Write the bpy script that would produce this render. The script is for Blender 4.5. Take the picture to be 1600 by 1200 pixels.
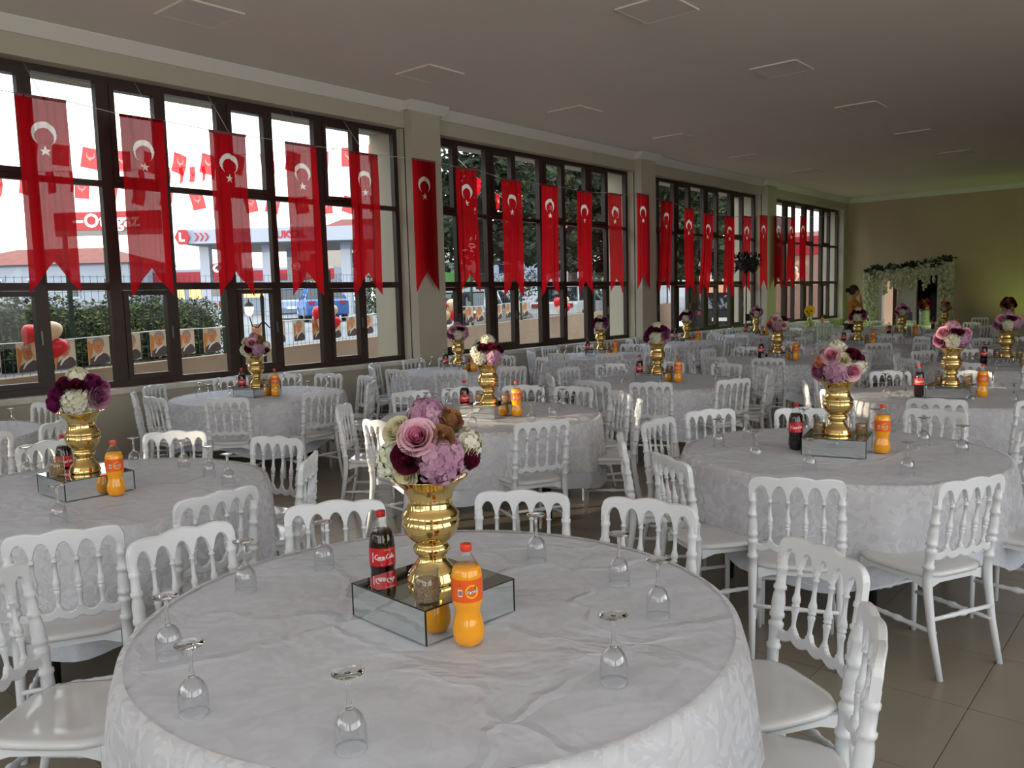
import bpy, math, random
from mathutils import Vector, Matrix
from math import sin, cos, pi, radians, sqrt, atan2, hypot
for o in list(bpy.data.objects): bpy.data.objects.remove(o)
S = bpy.context.scene
COL = S.collection
rnd = random.Random(7)
# ------------------------------------------------------------------ camera
YAW, PITCH, ROLL, FPX, CAM_H = 0.70968, 0.10261, -0.02641, 1288.15, 1.70
fw = Vector((-sin(YAW)*cos(PITCH), cos(YAW)*cos(PITCH), -sin(PITCH)))
rt = Vector((cos(YAW), sin(YAW), 0)); up = rt.cross(fw)
r2 = cos(ROLL)*rt + sin(ROLL)*up; u2 = -sin(ROLL)*rt + cos(ROLL)*up
cam = bpy.data.cameras.new('camera'); camo = bpy.data.objects.new('camera', cam); COL.objects.link(camo)
M = Matrix((r2, u2, -fw)).transposed().to_4x4(); M.translation = (0, 0, CAM_H)
camo.matrix_world = M
cam.sensor_width = 36; cam.lens = FPX/1600*36; cam.clip_end = 500; cam.clip_start = 0.05
S.camera = camo
# ------------------------------------------------------------------ world, sun, exposure
S.view_settings.view_transform = 'Standard'; S.view_settings.look = 'None'
S.view_settings.gamma = 1; S.view_settings.use_curve_mapping = False
S.view_settings.exposure = 0.3
W = bpy.data.worlds.new('sky'); S.world = W; W.use_nodes = True
nt = W.node_tree; nt.nodes.clear()
wo = nt.nodes.new('ShaderNodeOutputWorld'); bg = nt.nodes.new('ShaderNodeBackground')
tc = nt.nodes.new('ShaderNodeTexCoord'); sx = nt.nodes.new('ShaderNodeSeparateXYZ'); cr = nt.nodes.new('ShaderNodeValToRGB')
nt.links.new(tc.outputs['Generated'], sx.inputs[0]); nt.links.new(sx.outputs['Z'], cr.inputs[0])
cr.color_ramp.elements[0].position = 0.0; cr.color_ramp.elements[0].color = (1.0, 0.97, 0.93, 1)
cr.color_ramp.elements[1].position = 0.55; cr.color_ramp.elements[1].color = (0.85, 0.935, 1.0, 1)
nt.links.new(cr.outputs[0], bg.inputs[0]); bg.inputs[1].default_value = 2.7
nt.links.new(bg.outputs[0], wo.inputs[0])
SUN_AZ, SUN_EL = radians(147), radians(6.4)      # azimuth measured left of +y
sd = bpy.data.lights.new('sun', 'SUN'); sd.energy = 6.0; sd.angle = radians(1.2); sd.color = (1.0, 0.80, 0.56)
so = bpy.data.objects.new('sun', sd); COL.objects.link(so)
sv = Vector((-sin(SUN_AZ)*cos(SUN_EL), cos(SUN_AZ)*cos(SUN_EL), sin(SUN_EL)))
so.rotation_euler = sv.to_track_quat('Z', 'Y').to_euler(); so.location = (-30, -10, 12)
# ------------------------------------------------------------------ materials
def lin(c):
    return tuple((v/12.92 if v <= 0.04045 else ((v+0.055)/1.055)**2.4) for v in [x/255 for x in c])
MATS = {}
def mat(name, rgb, rough=0.5, metal=0.0, spec=0.5, noise=None, bump=None, srgb=True, **kw):
    if name in MATS: return MATS[name]
    m = bpy.data.materials.new(name); m.use_nodes = True; n = m.node_tree; b = n.nodes['Principled BSDF']
    c = lin(rgb) if srgb else rgb
    b.inputs['Base Color'].default_value = (*c, 1); b.inputs['Roughness'].default_value = rough
    b.inputs['Metallic'].default_value = metal; b.inputs['Specular IOR Level'].default_value = spec
    for k, v in kw.items(): b.inputs[k].default_value = v
    if noise or bump:
        t = n.nodes.new('ShaderNodeTexCoord')
    if noise:
        sc, amt = noise[:2]
        nz = n.nodes.new('ShaderNodeTexNoise'); nz.inputs['Scale'].default_value = sc; nz.inputs['Detail'].default_value = 5
        n.links.new(t.outputs['Object'], nz.inputs['Vector'])
        rp = n.nodes.new('ShaderNodeValToRGB')
        rp.color_ramp.elements[0].position = .32; rp.color_ramp.elements[1].position = .68
        rp.color_ramp.elements[0].color = (*[max(0, v*(1-amt)) for v in c], 1)
        rp.color_ramp.elements[1].color = (*[min(1, v*(1+amt)) for v in c], 1)
        n.links.new(nz.outputs['Fac'], rp.inputs[0]); n.links.new(rp.outputs[0], b.inputs['Base Color'])
    if bump:
        sc, st = bump[:2]
        nb = n.nodes.new('ShaderNodeTexNoise'); nb.inputs['Scale'].default_value = sc; nb.inputs['Detail'].default_value = 4
        n.links.new(t.outputs['Object'], nb.inputs['Vector'])
        bp = n.nodes.new('ShaderNodeBump'); bp.inputs['Strength'].default_value = st
        bp.inputs['Distance'].default_value = bump[2] if len(bump) > 2 else 0.01
        n.links.new(nb.outputs['Fac'], bp.inputs['Height']); n.links.new(bp.outputs[0], b.inputs['Normal'])
    MATS[name] = m; return m
def nodemat(name):
    m = bpy.data.materials.new(name); m.use_nodes = True; n = m.node_tree; n.nodes.clear()
    o = n.nodes.new('ShaderNodeOutputMaterial'); MATS[name] = m
    return m, n, o
def thin_glass(name, tint, base=0.05, rough=0.02, edge=0.6, pwr=2.6):
    m, n, o = nodemat(name)
    tr = n.nodes.new('ShaderNodeBsdfTransparent'); tr.inputs[0].default_value = (*tint, 1)
    gl = n.nodes.new('ShaderNodeBsdfGlossy'); gl.inputs['Roughness'].default_value = rough; gl.inputs[0].default_value = (.95, .96, .97, 1)
    lw = n.nodes.new('ShaderNodeLayerWeight'); lw.inputs[0].default_value = .5
    pw = n.nodes.new('ShaderNodeMath'); pw.operation = 'POWER'; pw.inputs[1].default_value = pwr
    ml = n.nodes.new('ShaderNodeMath'); ml.operation = 'MULTIPLY_ADD'; ml.inputs[1].default_value = edge; ml.inputs[2].default_value = base
    mx = n.nodes.new('ShaderNodeMixShader')
    n.links.new(lw.outputs['Facing'], pw.inputs[0]); n.links.new(pw.outputs[0], ml.inputs[0]); n.links.new(ml.outputs[0], mx.inputs[0])
    n.links.new(tr.outputs[0], mx.inputs[1]); n.links.new(gl.outputs[0], mx.inputs[2]); n.links.new(mx.outputs[0], o.inputs[0])
    return m
def glassmat(name):
    m, n, o = nodemat(name); g = n.nodes.new('ShaderNodeBsdfGlass'); g.inputs['IOR'].default_value = 1.48; g.inputs['Roughness'].default_value = 0.0
    g.inputs[0].default_value = (.97, .98, .98, 1); n.links.new(g.outputs[0], o.inputs[0]); return m
def cloth_mat(name, rgb, transl=0.4, transp=0.0, bumpsc=None, gloss=0.0, pattern=None, tcol=None):
    m, n, o = nodemat(name); c = lin(rgb)
    d = n.nodes.new('ShaderNodeBsdfDiffuse'); d.inputs[0].default_value = (*c, 1)
    t = n.nodes.new('ShaderNodeBsdfTranslucent'); t.inputs[0].default_value = (*(lin(tcol) if tcol else c), 1)
    mx = n.nodes.new('ShaderNodeMixShader'); mx.inputs[0].default_value = transl
    n.links.new(d.outputs[0], mx.inputs[1]); n.links.new(t.outputs[0], mx.inputs[2]); last = mx.outputs[0]
    tc = n.nodes.new('ShaderNodeTexCoord')
    if pattern:
        # damask / lace: soft blotches between two whites
        nz = n.nodes.new('ShaderNodeTexNoise'); nz.inputs['Scale'].default_value = pattern[0]; nz.inputs['Detail'].default_value = 3
        nz.inputs['Distortion'].default_value = 1.2
        n.links.new(tc.outputs['Object'], nz.inputs['Vector'])
        rp = n.nodes.new('ShaderNodeValToRGB'); rp.color_ramp.elements[0].position = .44; rp.color_ramp.elements[1].position = .56
        rp.color_ramp.elements[0].color = (*[v*(1-pattern[1]) for v in c], 1); rp.color_ramp.elements[1].color = (*[min(1, v*1.0) for v in c], 1)
        n.links.new(nz.outputs['Fac'], rp.inputs[0]); n.links.new(rp.outputs[0], d.inputs[0])
    if bumpsc:
        bp = n.nodes.new('ShaderNodeBump'); bp.inputs['Strength'].default_value = bumpsc[1]; bp.inputs['Distance'].default_value = bumpsc[2]
        nb = n.nodes.new('ShaderNodeTexNoise'); nb.inputs['Scale'].default_value = bumpsc[0]; nb.inputs['Detail'].default_value = 3; nb.inputs['Distortion'].default_value = .5
        n.links.new(tc.outputs['Object'], nb.inputs['Vector'])
        vo = n.nodes.new('ShaderNodeTexVoronoi'); vo.feature = 'DISTANCE_TO_EDGE'; vo.inputs['Scale'].default_value = 1.7
        wa = n.nodes.new('ShaderNodeVectorMath'); wa.operation = 'MULTIPLY_ADD'; wa.inputs[1].default_value = (.35, .35, .35)
        n.links.new(nb.outputs['Color'], wa.inputs[0]); n.links.new(tc.outputs['Object'], wa.inputs[2]); n.links.new(wa.outputs[0], vo.inputs['Vector'])
        mr = n.nodes.new('ShaderNodeMapRange'); mr.inputs['From Max'].default_value = .05; mr.inputs['To Min'].default_value = .16; mr.inputs['To Max'].default_value = 0
        n.links.new(vo.outputs['Distance'], mr.inputs['Value'])
        ad = n.nodes.new('ShaderNodeMath'); n.links.new(nb.outputs['Fac'], ad.inputs[0]); n.links.new(mr.outputs[0], ad.inputs[1])
        n.links.new(ad.outputs[0], bp.inputs['Height'])
        n.links.new(bp.outputs[0], d.inputs['Normal'])
    if gloss:
        g = n.nodes.new('ShaderNodeBsdfGlossy'); g.inputs['Roughness'].default_value = .38
        m2 = n.nodes.new('ShaderNodeMixShader'); m2.inputs[0].default_value = gloss
        if bumpsc: n.links.new(bp.outputs[0], g.inputs['Normal'])
        n.links.new(last, m2.inputs[1]); n.links.new(g.outputs[0], m2.inputs[2]); last = m2.outputs[0]
    if transp:
        tp = n.nodes.new('ShaderNodeBsdfTransparent'); m3 = n.nodes.new('ShaderNodeMixShader')
        if transp == 'lace':
            v = n.nodes.new('ShaderNodeTexVoronoi'); v.inputs['Scale'].default_value = 130
            n.links.new(tc.outputs['Object'], v.inputs['Vector'])
            nz2 = n.nodes.new('ShaderNodeTexNoise'); nz2.inputs['Scale'].default_value = 13; nz2.inputs['Distortion'].default_value = 1.5
            n.links.new(tc.outputs['Object'], nz2.inputs['Vector'])
            r3 = n.nodes.new('ShaderNodeValToRGB'); r3.color_ramp.elements[0].position = .47; r3.color_ramp.elements[1].position = .55
            r3.color_ramp.elements[0].color = (.46, .46, .46, 1); r3.color_ramp.elements[1].color = (.22, .22, .22, 1)
            n.links.new(nz2.outputs['Fac'], r3.inputs[0]); n.links.new(r3.outputs[0], m3.inputs[0])
        else: m3.inputs[0].default_value = transp
        n.links.new(last, m3.inputs[1]); n.links.new(tp.outputs[0], m3.inputs[2]); last = m3.outputs[0]
    n.links.new(last, o.inputs[0]); return m
MW = mat('white_plastic', (222, 226, 231), .28, spec=.45)
M_SEAT = mat('white_seat_gloss', (214, 216, 218), .12, spec=.6)
M_WALL = mat('wall_plaster', (176, 170, 153), .9, noise=(1.3, .03), bump=(60, .08, .004))
M_END = mat('end_wall_paint', (180, 164, 134), .9, noise=(.9, .04))
M_CEIL = mat('ceiling_paint', (222, 212, 202), .95, noise=(.7, .02))
M_CORN = mat('cornice_paint', (214, 212, 204), .8)
M_FRAME = mat('brown_window_frame', (48, 34, 29), .45, noise=(8, .15))
M_TILE = mat('taupe_floor_tile', (136, 128, 114), .30, noise=(3, .06))
M_GROUT = mat('dark_grout', (92, 86, 77), .9)
M_SILL = mat('marble_sill', (200, 194, 184), .4, noise=(12, .06))
M_GLASSPANE = thin_glass('window_glass', (.965, .975, .975), .008, .0, .25)
M_WINE = thin_glass('wine_glass_clear', (.97, .975, .98), .05, .015, .95, 2.0)
M_STEM = glassmat('wine_glass_stem')
M_PET = thin_glass('clear_pet', (.93, .94, .93), .07, .05, .5)
M_CLOTH = cloth_mat('white_damask_cloth', (226, 231, 242), .18, 0, (3.2, .6, .045), .06, (14, .07))
M_LACE = cloth_mat('white_lace', (238, 238, 240), .35, 'lace', None, 0, None)
M_FLAG = cloth_mat('red_flag_cloth', (140, 6, 18), .58, .038, tcol=(206, 26, 34))
M_FLAGW = cloth_mat('white_flag_print', (244, 238, 226), .6, .07)
M_BUNT = cloth_mat('red_bunting_cloth', (222, 26, 34), .5, .06)
M_GOLD = mat('gold_mirror', (232, 204, 134), .07, 1.0)
M_MIRROR = mat('mirror_glass', (222, 228, 228), .015, 1.0)
M_BLK = mat('black_edge', (22, 24, 24), .4)
M_COLA = mat('dark_cola', (24, 8, 6), .06, spec=.8)
M_COLALAB = mat('red_label', (196, 20, 28), .3)
M_WHT = mat('white_print', (240, 238, 236), .4)
M_REDCAP = mat('red_cap', (190, 26, 26), .35)
M_ORCAP = mat('orange_red_cap', (222, 62, 28), .35)
M_FANTA = mat('orange_soda', (246, 166, 24), .1, spec=.7, **{'Subsurface Weight': .25, 'Subsurface Radius': (.03, .012, .003)})
M_FANLAB = mat('orange_label', (234, 92, 20), .3)
M_YEL = mat('yellow_print', (250, 190, 30), .4)
M_NAVY = mat('navy_print', (24, 30, 80), .4)
M_GREEN = mat('leaf_green', (52, 84, 40), .6, noise=(20, .25))
M_DKLEAF = mat('dark_leaf', (30, 50, 30), .6, noise=(20, .25))
M_NUT = mat('brown_nuts', (168, 130, 78), .8, noise=(160, .6), bump=(120, 1, .01))
M_METAL = mat('grey_metal', (120, 122, 124), .4, .8)
M_DARK = mat('matte_black', (14, 14, 15), .6)
M_LAMP = mat('lamp_diffuser', (196, 190, 180), .7)
M_CORD = mat('thin_cord', (190, 184, 172), .8)
# ------------------------------------------------------------------ mesh building
class MB:
    def __init__(s): s.v = []; s.f = []; s.m = []; s.sm = []; s.cur = 0; s.smooth = True
    def add(s, vs, fs, smooth=None):
        o = len(s.v); s.v += [tuple(p) for p in vs]
        s.f += [tuple(i+o for i in f) for f in fs]; s.m += [s.cur]*len(fs)
        s.sm += [s.smooth if smooth is None else smooth]*len(fs); return s
    def box(s, c, d, rz=0, taper=1.0):
        x, y, z = d[0]/2, d[1]/2, d[2]/2; vs = []
        for k in (-1, 1):
            t = taper if k > 0 else 1
            for a, b in ((-1, -1), (1, -1), (1, 1), (-1, 1)):
                X, Y = a*x*t, b*y*t
                vs.append((c[0]+X*cos(rz)-Y*sin(rz), c[1]+X*sin(rz)+Y*cos(rz), c[2]+k*z))
        return s.add(vs, [(0, 3, 2, 1), (4, 5, 6, 7), (0, 1, 5, 4), (1, 2, 6, 5), (2, 3, 7, 6), (3, 0, 4, 7)], False)
    def box2(s, a, b): return s.box(((a[0]+b[0])/2, (a[1]+b[1])/2, (a[2]+b[2])/2), (abs(b[0]-a[0]), abs(b[1]-a[1]), abs(b[2]-a[2])))
    def lathe(s, prof, n=16, c=(0, 0, 0), caps=True, mod=None):
        vs = []; fs = []
        for j, (r, z) in enumerate(prof):
            for i in range(n):
                a = 2*pi*i/n; q = r*(mod(a, z) if mod else 1)
                vs.append((c[0]+q*cos(a), c[1]+q*sin(a), c[2]+z))
        for j in range(len(prof)-1):
            for i in range(n):
                k = (i+1) % n; fs.append((j*n+i, j*n+k, (j+1)*n+k, (j+1)*n+i))
        if caps:
            if prof[0][0] > 1e-5: fs.append(tuple(range(n-1, -1, -1)))
            if prof[-1][0] > 1e-5: fs.append(tuple((len(prof)-1)*n+i for i in range(n)))
        return s.add(vs, fs)
    def tube(s, pts, rad, n=8, caps=True, flat=None):
        pts = [Vector(p) for p in pts]; m = len(pts)
        if not hasattr(rad, '__len__'): rad = [rad]*m
        vs = []; fs = []; pn = None
        for j, p in enumerate(pts):
            t = (pts[min(j+1, m-1)]-pts[max(j-1, 0)]).normalized()
            if pn is None:
                ref = Vector((1, 0, 0)) if abs(t.x) < .9 else Vector((0, 1, 0))
                pn = (ref-t*ref.dot(t)).normalized()
            else: pn = (pn-t*pn.dot(t)).normalized()
            b = t.cross(pn)
            for i in range(n):
                a = 2*pi*i/n; q = rad[j]
                vs.append(p+pn*(cos(a)*q)+b*(sin(a)*q*(flat or 1)))
        for j in range(m-1):
            for i in range(n):
                k = (i+1) % n; fs.append((j*n+i, j*n+k, (j+1)*n+k, (j+1)*n+i))
        if caps: fs += [tuple(range(n-1, -1, -1)), tuple((m-1)*n+i for i in range(n))]
        return s.add(vs, fs)
    def sphere(s, c, r, n=12, m=8, sq=(1, 1, 1)):
        prof = [(max(1e-4, r*sin(pi*j/m)), -r*cos(pi*j/m)) for j in range(m+1)]
        o = len(s.v); s.lathe(prof, n, (0, 0, 0), False)
        s.v[o:] = [(c[0]+x*sq[0], c[1]+y*sq[1], c[2]+z*sq[2]) for x, y, z in s.v[o:]]; return s
    def prism(s, poly, y0, y1, plane='xz'):
        # poly in the x-z plane extruded along y (or 'yz' along x)
        n = len(poly)
        f = (lambda a, b, t: (a, t, b)) if plane == 'xz' else ((lambda a, b, t: (t, a, b)) if plane == 'yz' else (lambda a, b, t: (a, b, t)))
        vs = [f(a, b, y0) for a, b in poly]+[f(a, b, y1) for a, b in poly]
        fs = [tuple(range(n)), tuple(range(2*n-1, n-1, -1))]+[(i, i+n, (i+1) % n+n, (i+1) % n) for i in range(n)]
        return s.add(vs, fs, False)
    def join(s, o, mtx=None):
        cur = s.cur; off = len(s.v)
        s.v += [tuple(mtx @ Vector(p)) for p in o.v] if mtx else o.v
        s.f += [tuple(i+off for i in f) for f in o.f]; s.m += [x for x in o.m]; s.sm += o.sm; return s
    def mesh(s, name, mats):
        me = bpy.data.meshes.new(name); me.from_pydata(s.v, [], s.f)
        if not isinstance(mats, (list, tuple)): mats = [mats]
        for m in mats: me.materials.append(m)
        me.polygons.foreach_set('material_index', [min(x, len(mats)-1) for x in s.m])
        me.polygons.foreach_set('use_smooth', s.sm); me.update(); return me
    def obj(s, name, mats, parent=None, loc=None, rz=0):
        return link(name, s.mesh(name, mats), parent, loc, rz)
def link(name, data, parent=None, loc=None, rz=0):
    o = bpy.data.objects.new(name, data); COL.objects.link(o)
    if parent: o.parent = parent
    if loc: o.location = loc
    if rz: o.rotation_euler = (0, 0, rz)
    return o
def tag(o, label=None, cat=None, group=None, kind=None):
    if label: o['label'] = label
    if cat: o['category'] = cat
    if group: o['group'] = group
    if kind: o['kind'] = kind
    return o
def thing(name, label, cat, loc=(0, 0, 0), rz=0, group=None):
    return tag(link(name, None, None, loc, rz), label, cat, group)
def struct(o): o['kind'] = 'structure'; return o
def copy_tree(o, parent=None):
    c = o.copy(); COL.objects.link(c); c.parent = parent
    for ch in KIDS.get(o.name, []): copy_tree(ch, c)
    return c
KIDS = {}
def proto(root):   # remember the children of a finished prototype
    for ch in root.children_recursive:
        KIDS.setdefault(ch.parent.name, []).append(ch)
    return root
def text_polys(s, size=1.0, shear=0.0, offset=0.0, align='CENTER'):
    cu = bpy.data.curves.new('t', 'FONT'); cu.body = s; cu.size = size; cu.shear = shear; cu.offset = offset
    cu.align_x = align; cu.align_y = 'CENTER'; cu.resolution_u = 3
    o = bpy.data.objects.new('t', cu); COL.objects.link(o)
    dg = bpy.context.evaluated_depsgraph_get(); me = bpy.data.meshes.new_from_object(o.evaluated_get(dg))
    vs = [tuple(v.co) for v in me.vertices]; fs = [tuple(p.vertices) for p in me.polygons]
    bpy.data.objects.remove(o); bpy.data.curves.remove(cu); bpy.data.meshes.remove(me)
    return vs, fs
def text_on_plane(mb, s, size, o, xd, zd, off=0.0, shear=0.0, bold=0.0):
    vs, fs = text_polys(s, size, shear, bold); o, xd, zd = Vector(o), Vector(xd), Vector(zd); nrm = xd.cross(zd)
    mb.add([o+xd*v[0]+zd*v[1]+nrm*off for v in vs], fs, False)
# ------------------------------------------------------------------ room shell
XW, XR, YB, YE, ZC = -8.93, 5.2, -4.6, 26.65, 4.5
WT, WB = 4.16, 0.855
fl = MB().box2((XW-.8, YB-.3, -.2), (XR+.3, YE+.3, -.003)).obj('floor', M_GROUT); struct(fl)
bays = [(-4.4, 2.1), (2.67, 8.19), (8.75, 14.28), (14.82, 20.27), (20.82, 26.30)]
# tiles: 0.6 m grid, joints on x = -0.70 and y = 3.0
tile_me = MB().box((0, 0, -.004), (.5965, .5965, .008)).mesh('tile', M_TILE)
cells = []
i0 = math.floor((XW+.70)/.6); i1 = math.ceil((XR+.70)/.6)
j0 = math.floor((YB-3.0)/.6); j1 = math.ceil((YE-3.0)/.6)
def px_area(x, y):
    d = Vector((x, y, 0))-Vector((0, 0, CAM_H)); z = d.dot(fw)
    if z < .3: return 0
    a, b = d.dot(r2)/z*FPX, -d.dot(u2)/z*FPX
    return 0 if abs(a) > 900 or abs(b) > 700 else 1/z**3
for i in range(i0, i1):
    for j in range(j0, j1):
        cells.append((-.70+(i+.5)*.6, 3.0+(j+.5)*.6))
cells = [c for c in cells if XW-.1 < c[0] < XR and YB < c[1] < YE]
cells.sort(key=lambda c: -px_area(*c))
for c in cells[:300]: link('tile', tile_me, fl, (c[0], c[1], 0))
rest = MB()
for c in cells[300:]: rest.box((c[0], c[1], -.004), (.594, .594, .008))
o = rest.obj('far_tiles', M_TILE, fl); o['kind'] = 'stuff'
# ceiling
struct(MB().box2((XW-.8, YB-.3, ZC), (XR+.3, YE+.3, ZC+.2)).obj('ceiling', M_CEIL))
# window wall: spandrel, lintel, piers
wl = MB()
wl.box2((-9.70, YB-.3, -.2), (XW, YE+.3, .80)); wl.box2((-9.70, YB-.3, WT), (XW, YE+.3, ZC))
ys = [YB-.3]+[v for b in bays for v in b]+[YE+.3]
for k in range(0, len(ys), 2):
    wl.box2((-9.70, ys[k], .80), (-8.93 if k == 0 else -8.93, ys[k+1], WT))
struct(wl.obj('wall_left', M_WALL))
for k, (a, b) in enumerate([(2.1, 2.67), (8.19, 8.75), (14.28, 14.82), (20.27, 20.82)]):
    p = MB().box2((-8.95, a, 0), (-8.77, b, ZC)).obj('trim_%d' % (k+1), M_WALL); struct(p)
    # small cornice block around the pilaster head
    q = MB().prism([(-8.77, 4.38), (-8.65, 4.5), (-8.95, 4.5), (-8.95, 4.38)], a-.10, b+.10).obj('cornice_block', M_CORN, p)
struct(MB().prism([(XW, 4.37), (XW+.02, 4.37), (XW+.13, 4.49), (XW+.13, 4.5), (XW, 4.5)], YB, YE).obj('trim_5', M_CORN))
struct(MB().prism([(YE, 4.37), (YE-.02, 4.37), (YE-.13, 4.49), (YE-.13, 4.5), (YE, 4.5)], XW, XR, 'yz').obj('trim_6', M_CORN))
for k, (a, b) in enumerate(bays):
    struct(MB().box2((-9.25, a, .80), (-8.88, b, .855)).obj('trim_%d' % (7+k), M_SILL))
# end wall with the doorway behind the flower arch
DX0, DX1, DZ = -7.95, -6.25, 2.15
ew = MB()
ew.box2((-9.7, YE, -.2), (DX0, YE+.3, ZC)); ew.box2((DX1, YE, -.2), (XR+.3, YE+.3, ZC)); ew.box2((DX0, YE, DZ), (DX1, YE+.3, ZC))
struct(ew.obj('wall_end', M_END))
# right wall and back wall: tall openings like the window wall
rw = MB(); rw.box2((XR, YB-.3, -.2), (XR+.3, YE+.3, .75)); rw.box2((XR, YB-.3, WT), (XR+.3, YE+.3, ZC))
rw.box2((XR, YB-.3, .75), (XR+.3, -3.4, WT)); rw.box2((XR, 2.1, .75), (XR+.3, 2.67, WT)); rw.box2((XR, 8.19, .75), (XR+.3, YE+.3, WT))
struct(rw.obj('wall_right', M_WALL))
bw = MB(); bw.box2((-9.7, YB-.3, -.2), (XR+.3, YB, .75)); bw.box2((-9.7, YB-.3, WT), (XR+.3, YB, ZC))
for a, b in ((-9.7, -7.8), (-5.4, -4.9), (-2.5, -2.0), (.9, 1.4), (4.4, XR+.3)): bw.box2((a, YB-.3, .75), (b, YB, WT))
struct(bw.obj('wall_back', M_WALL))
# ------------------------------------------------------------------ windows
XF0, XF1 = -9.18, -9.10
T1, T2 = (3.01, 3.07), (1.91, 1.99)
def bars(y0, y1, z0, z1, w, x0=XF0, x1=XF1):
    m = MB(); m.box2((x0, y0, z0), (x1, y0+w, z1)); m.box2((x0, y1-w, z0), (x1, y1, z1))
    m.box2((x0, y0+w, z0), (x1, y1-w, z0+w)); m.box2((x0, y0+w, z1-w), (x1, y1-w, z1)); return m
def window(n, y0, y1, glass=True):
    root = struct(link('window_%d' % n, None, None, (0, 0, 0)))
    bars(y0, y1, WB, WT, .07).obj('frame', M_FRAME, root)
    U = (y1-y0)/4
    for k in range(1, 4):
        MB().box2((XF0, y0+k*U-.065, WB+.07), (XF1+.01, y0+k*U+.065, WT-.07)).obj('mullion', M_FRAME, root)
    for k in range(4):
        a = y0+k*U+(.07 if k == 0 else .065); b = y0+(k+1)*U-(.07 if k == 3 else .065)
        c = y0+k*U+.655
        MB().box2((XF0, c-.04, WB+.07), (XF1, c+.04, WT-.07)).obj('mullion', M_FRAME, root)
        for s, t in ((a, c-.04), (c+.04, b)):
            for z0, z1 in (T1, T2): MB().box2((XF0, s, z0), (XF1, t, z1)).obj('transom', M_FRAME, root)
        for r, (z0, z1) in enumerate(((WB+.07, T2[0]), (T2[1], T1[0]), (T1[1], WT-.07))):
            for q, (s, t) in enumerate(((a, c-.04), (c+.04, b))):
                if q == 0 and r != 1:
                    sa = bars(s+.004, t-.004, z0+.004, z1-.004, .055, XF0+.01, XF1+.022).obj('sash', M_FRAME, root)
                    if r == 0: MB().box2((XF1+.022, t-.036, 1.36), (XF1+.05, t-.02, 1.50)).obj('handle', M_METAL, sa)
                if glass: MB().box2((-9.143, s, z0), (-9.137, t, z1)).obj('pane', M_GLASSPANE, root)
for n, (a, b) in enumerate(bays[1:]): window(n+1, a, b)
# ------------------------------------------------------------------ ceiling panels
rown = ['first', 'second', 'third', 'fourth', 'fifth', 'sixth', 'seventh']
M_CEIL2 = mat('panel_diffuser', (214, 206, 198), .8)
def ceil_panel():
    t = thing('ceiling_panel', 'x', 'ceiling light', (0, 0, ZC))
    m = bars(-.3, .3, -.3, .3, .02, -.016, 0)
    m.v = [(p[1], p[2], p[0]) for p in m.v]; m.obj('frame', M_CEIL, t)
    MB().box((0, 0, -.008), (.555, .555, .012)).obj('diffuser', M_CEIL2, t)
    return proto(t)
pp = ceil_panel(); first = True
for cx, cn in ((-7.55, 'window-side'), (-4.34, 'middle')):
    for k in range(6):
        if cx < -7 and k == 6: continue
        t = pp if first else copy_tree(pp); first = False
        t.location = (cx, 4.35+3.04*k, ZC)
        tag(t, 'unlit square ceiling light panel, %s of the %s row counting from the camera' % (rown[k], cn), 'ceiling light', 'ceiling light panels')
# ------------------------------------------------------------------ hanging flags
FX = -8.66
def flag_surface(u, v, seed):   # offset out of plane for a point (u across -.23..+.23, v down 0..1.85)
    return .014*sin(u*34+seed)*(.35+v*.4)+.008*sin(u*75+seed*2.3)*(1-.3*v)+.012*sin(v*2.1+seed)
def crescent_star(w):
    # crescent opening down, star below: list of polygons in (u, v) ; v positive downward
    cres = MB(); n = 26; R, r2_, e = .114, .088, .033
    # outer circle minus inner circle shifted downwards
    a0 = radians(32.5)
    outer = [(R*sin(t), -R*cos(t)) for t in [(-pi+a0)+(2*pi-2*a0)*i/n for i in range(n+1)]]
    ey = e
    # inner arc spans the same tips
    tip = outer[0]; rr = hypot(tip[0], tip[1]-ey); ta = atan2(tip[0], -(tip[1]-ey))
    inner = [(rr*sin(t), ey-rr*cos(t)) for t in [ta+(-2*ta)*i/n for i in range(n+1)]]
    vs = []; fs = []
    for i in range(n+1): vs += [outer[i], inner[i]]
    for i in range(n): fs.append((2*i, 2*i+1, 2*i+3, 2*i+2))
    st = [(0.048*(1 if k % 2 == 0 else .4)*sin(k*pi/5), -.048*(1 if k % 2 == 0 else .4)*cos(k*pi/5)) for k in range(10)]
    return vs, fs, [(0, 0)]+st, [(0, 1+k, 1+(k+1) % 10) for k in range(10)]
CVS, CFS, SVS, SFS = crescent_star(.46)
FL = [(3.28, 3.74), (4.25, 3.69), (5.24, 3.665), (6.23, 3.66), (7.20, 3.66), (8.29, 3.69), (9.17, 3.665), (10.20, 3.59), (11.17, 3.59), (12.19, 3.57), (13.18, 3.60), (14.15, 3.67),
      (15.05, 3.60), (16.01, 3.51), (16.90, 3.46), (17.90, 3.455), (18.82, 3.51), (19.79, 3.585), (20.68, 3.62), (21.49, 3.635), (22.33, 3.70)]
ordn = ['first', 'second', 'third', 'fourth', 'fifth', 'sixth', 'seventh', 'eighth', 'ninth', 'tenth', 'eleventh', 'twelfth', 'thirteenth', 'fourteenth', 'fifteenth', 'sixteenth', 'seventeenth', 'eighteenth', 'nineteenth', 'twentieth', 'twenty-first']
slant = {14: -.30, 12: -.10, 15: -.04, 19: -.03}
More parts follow.
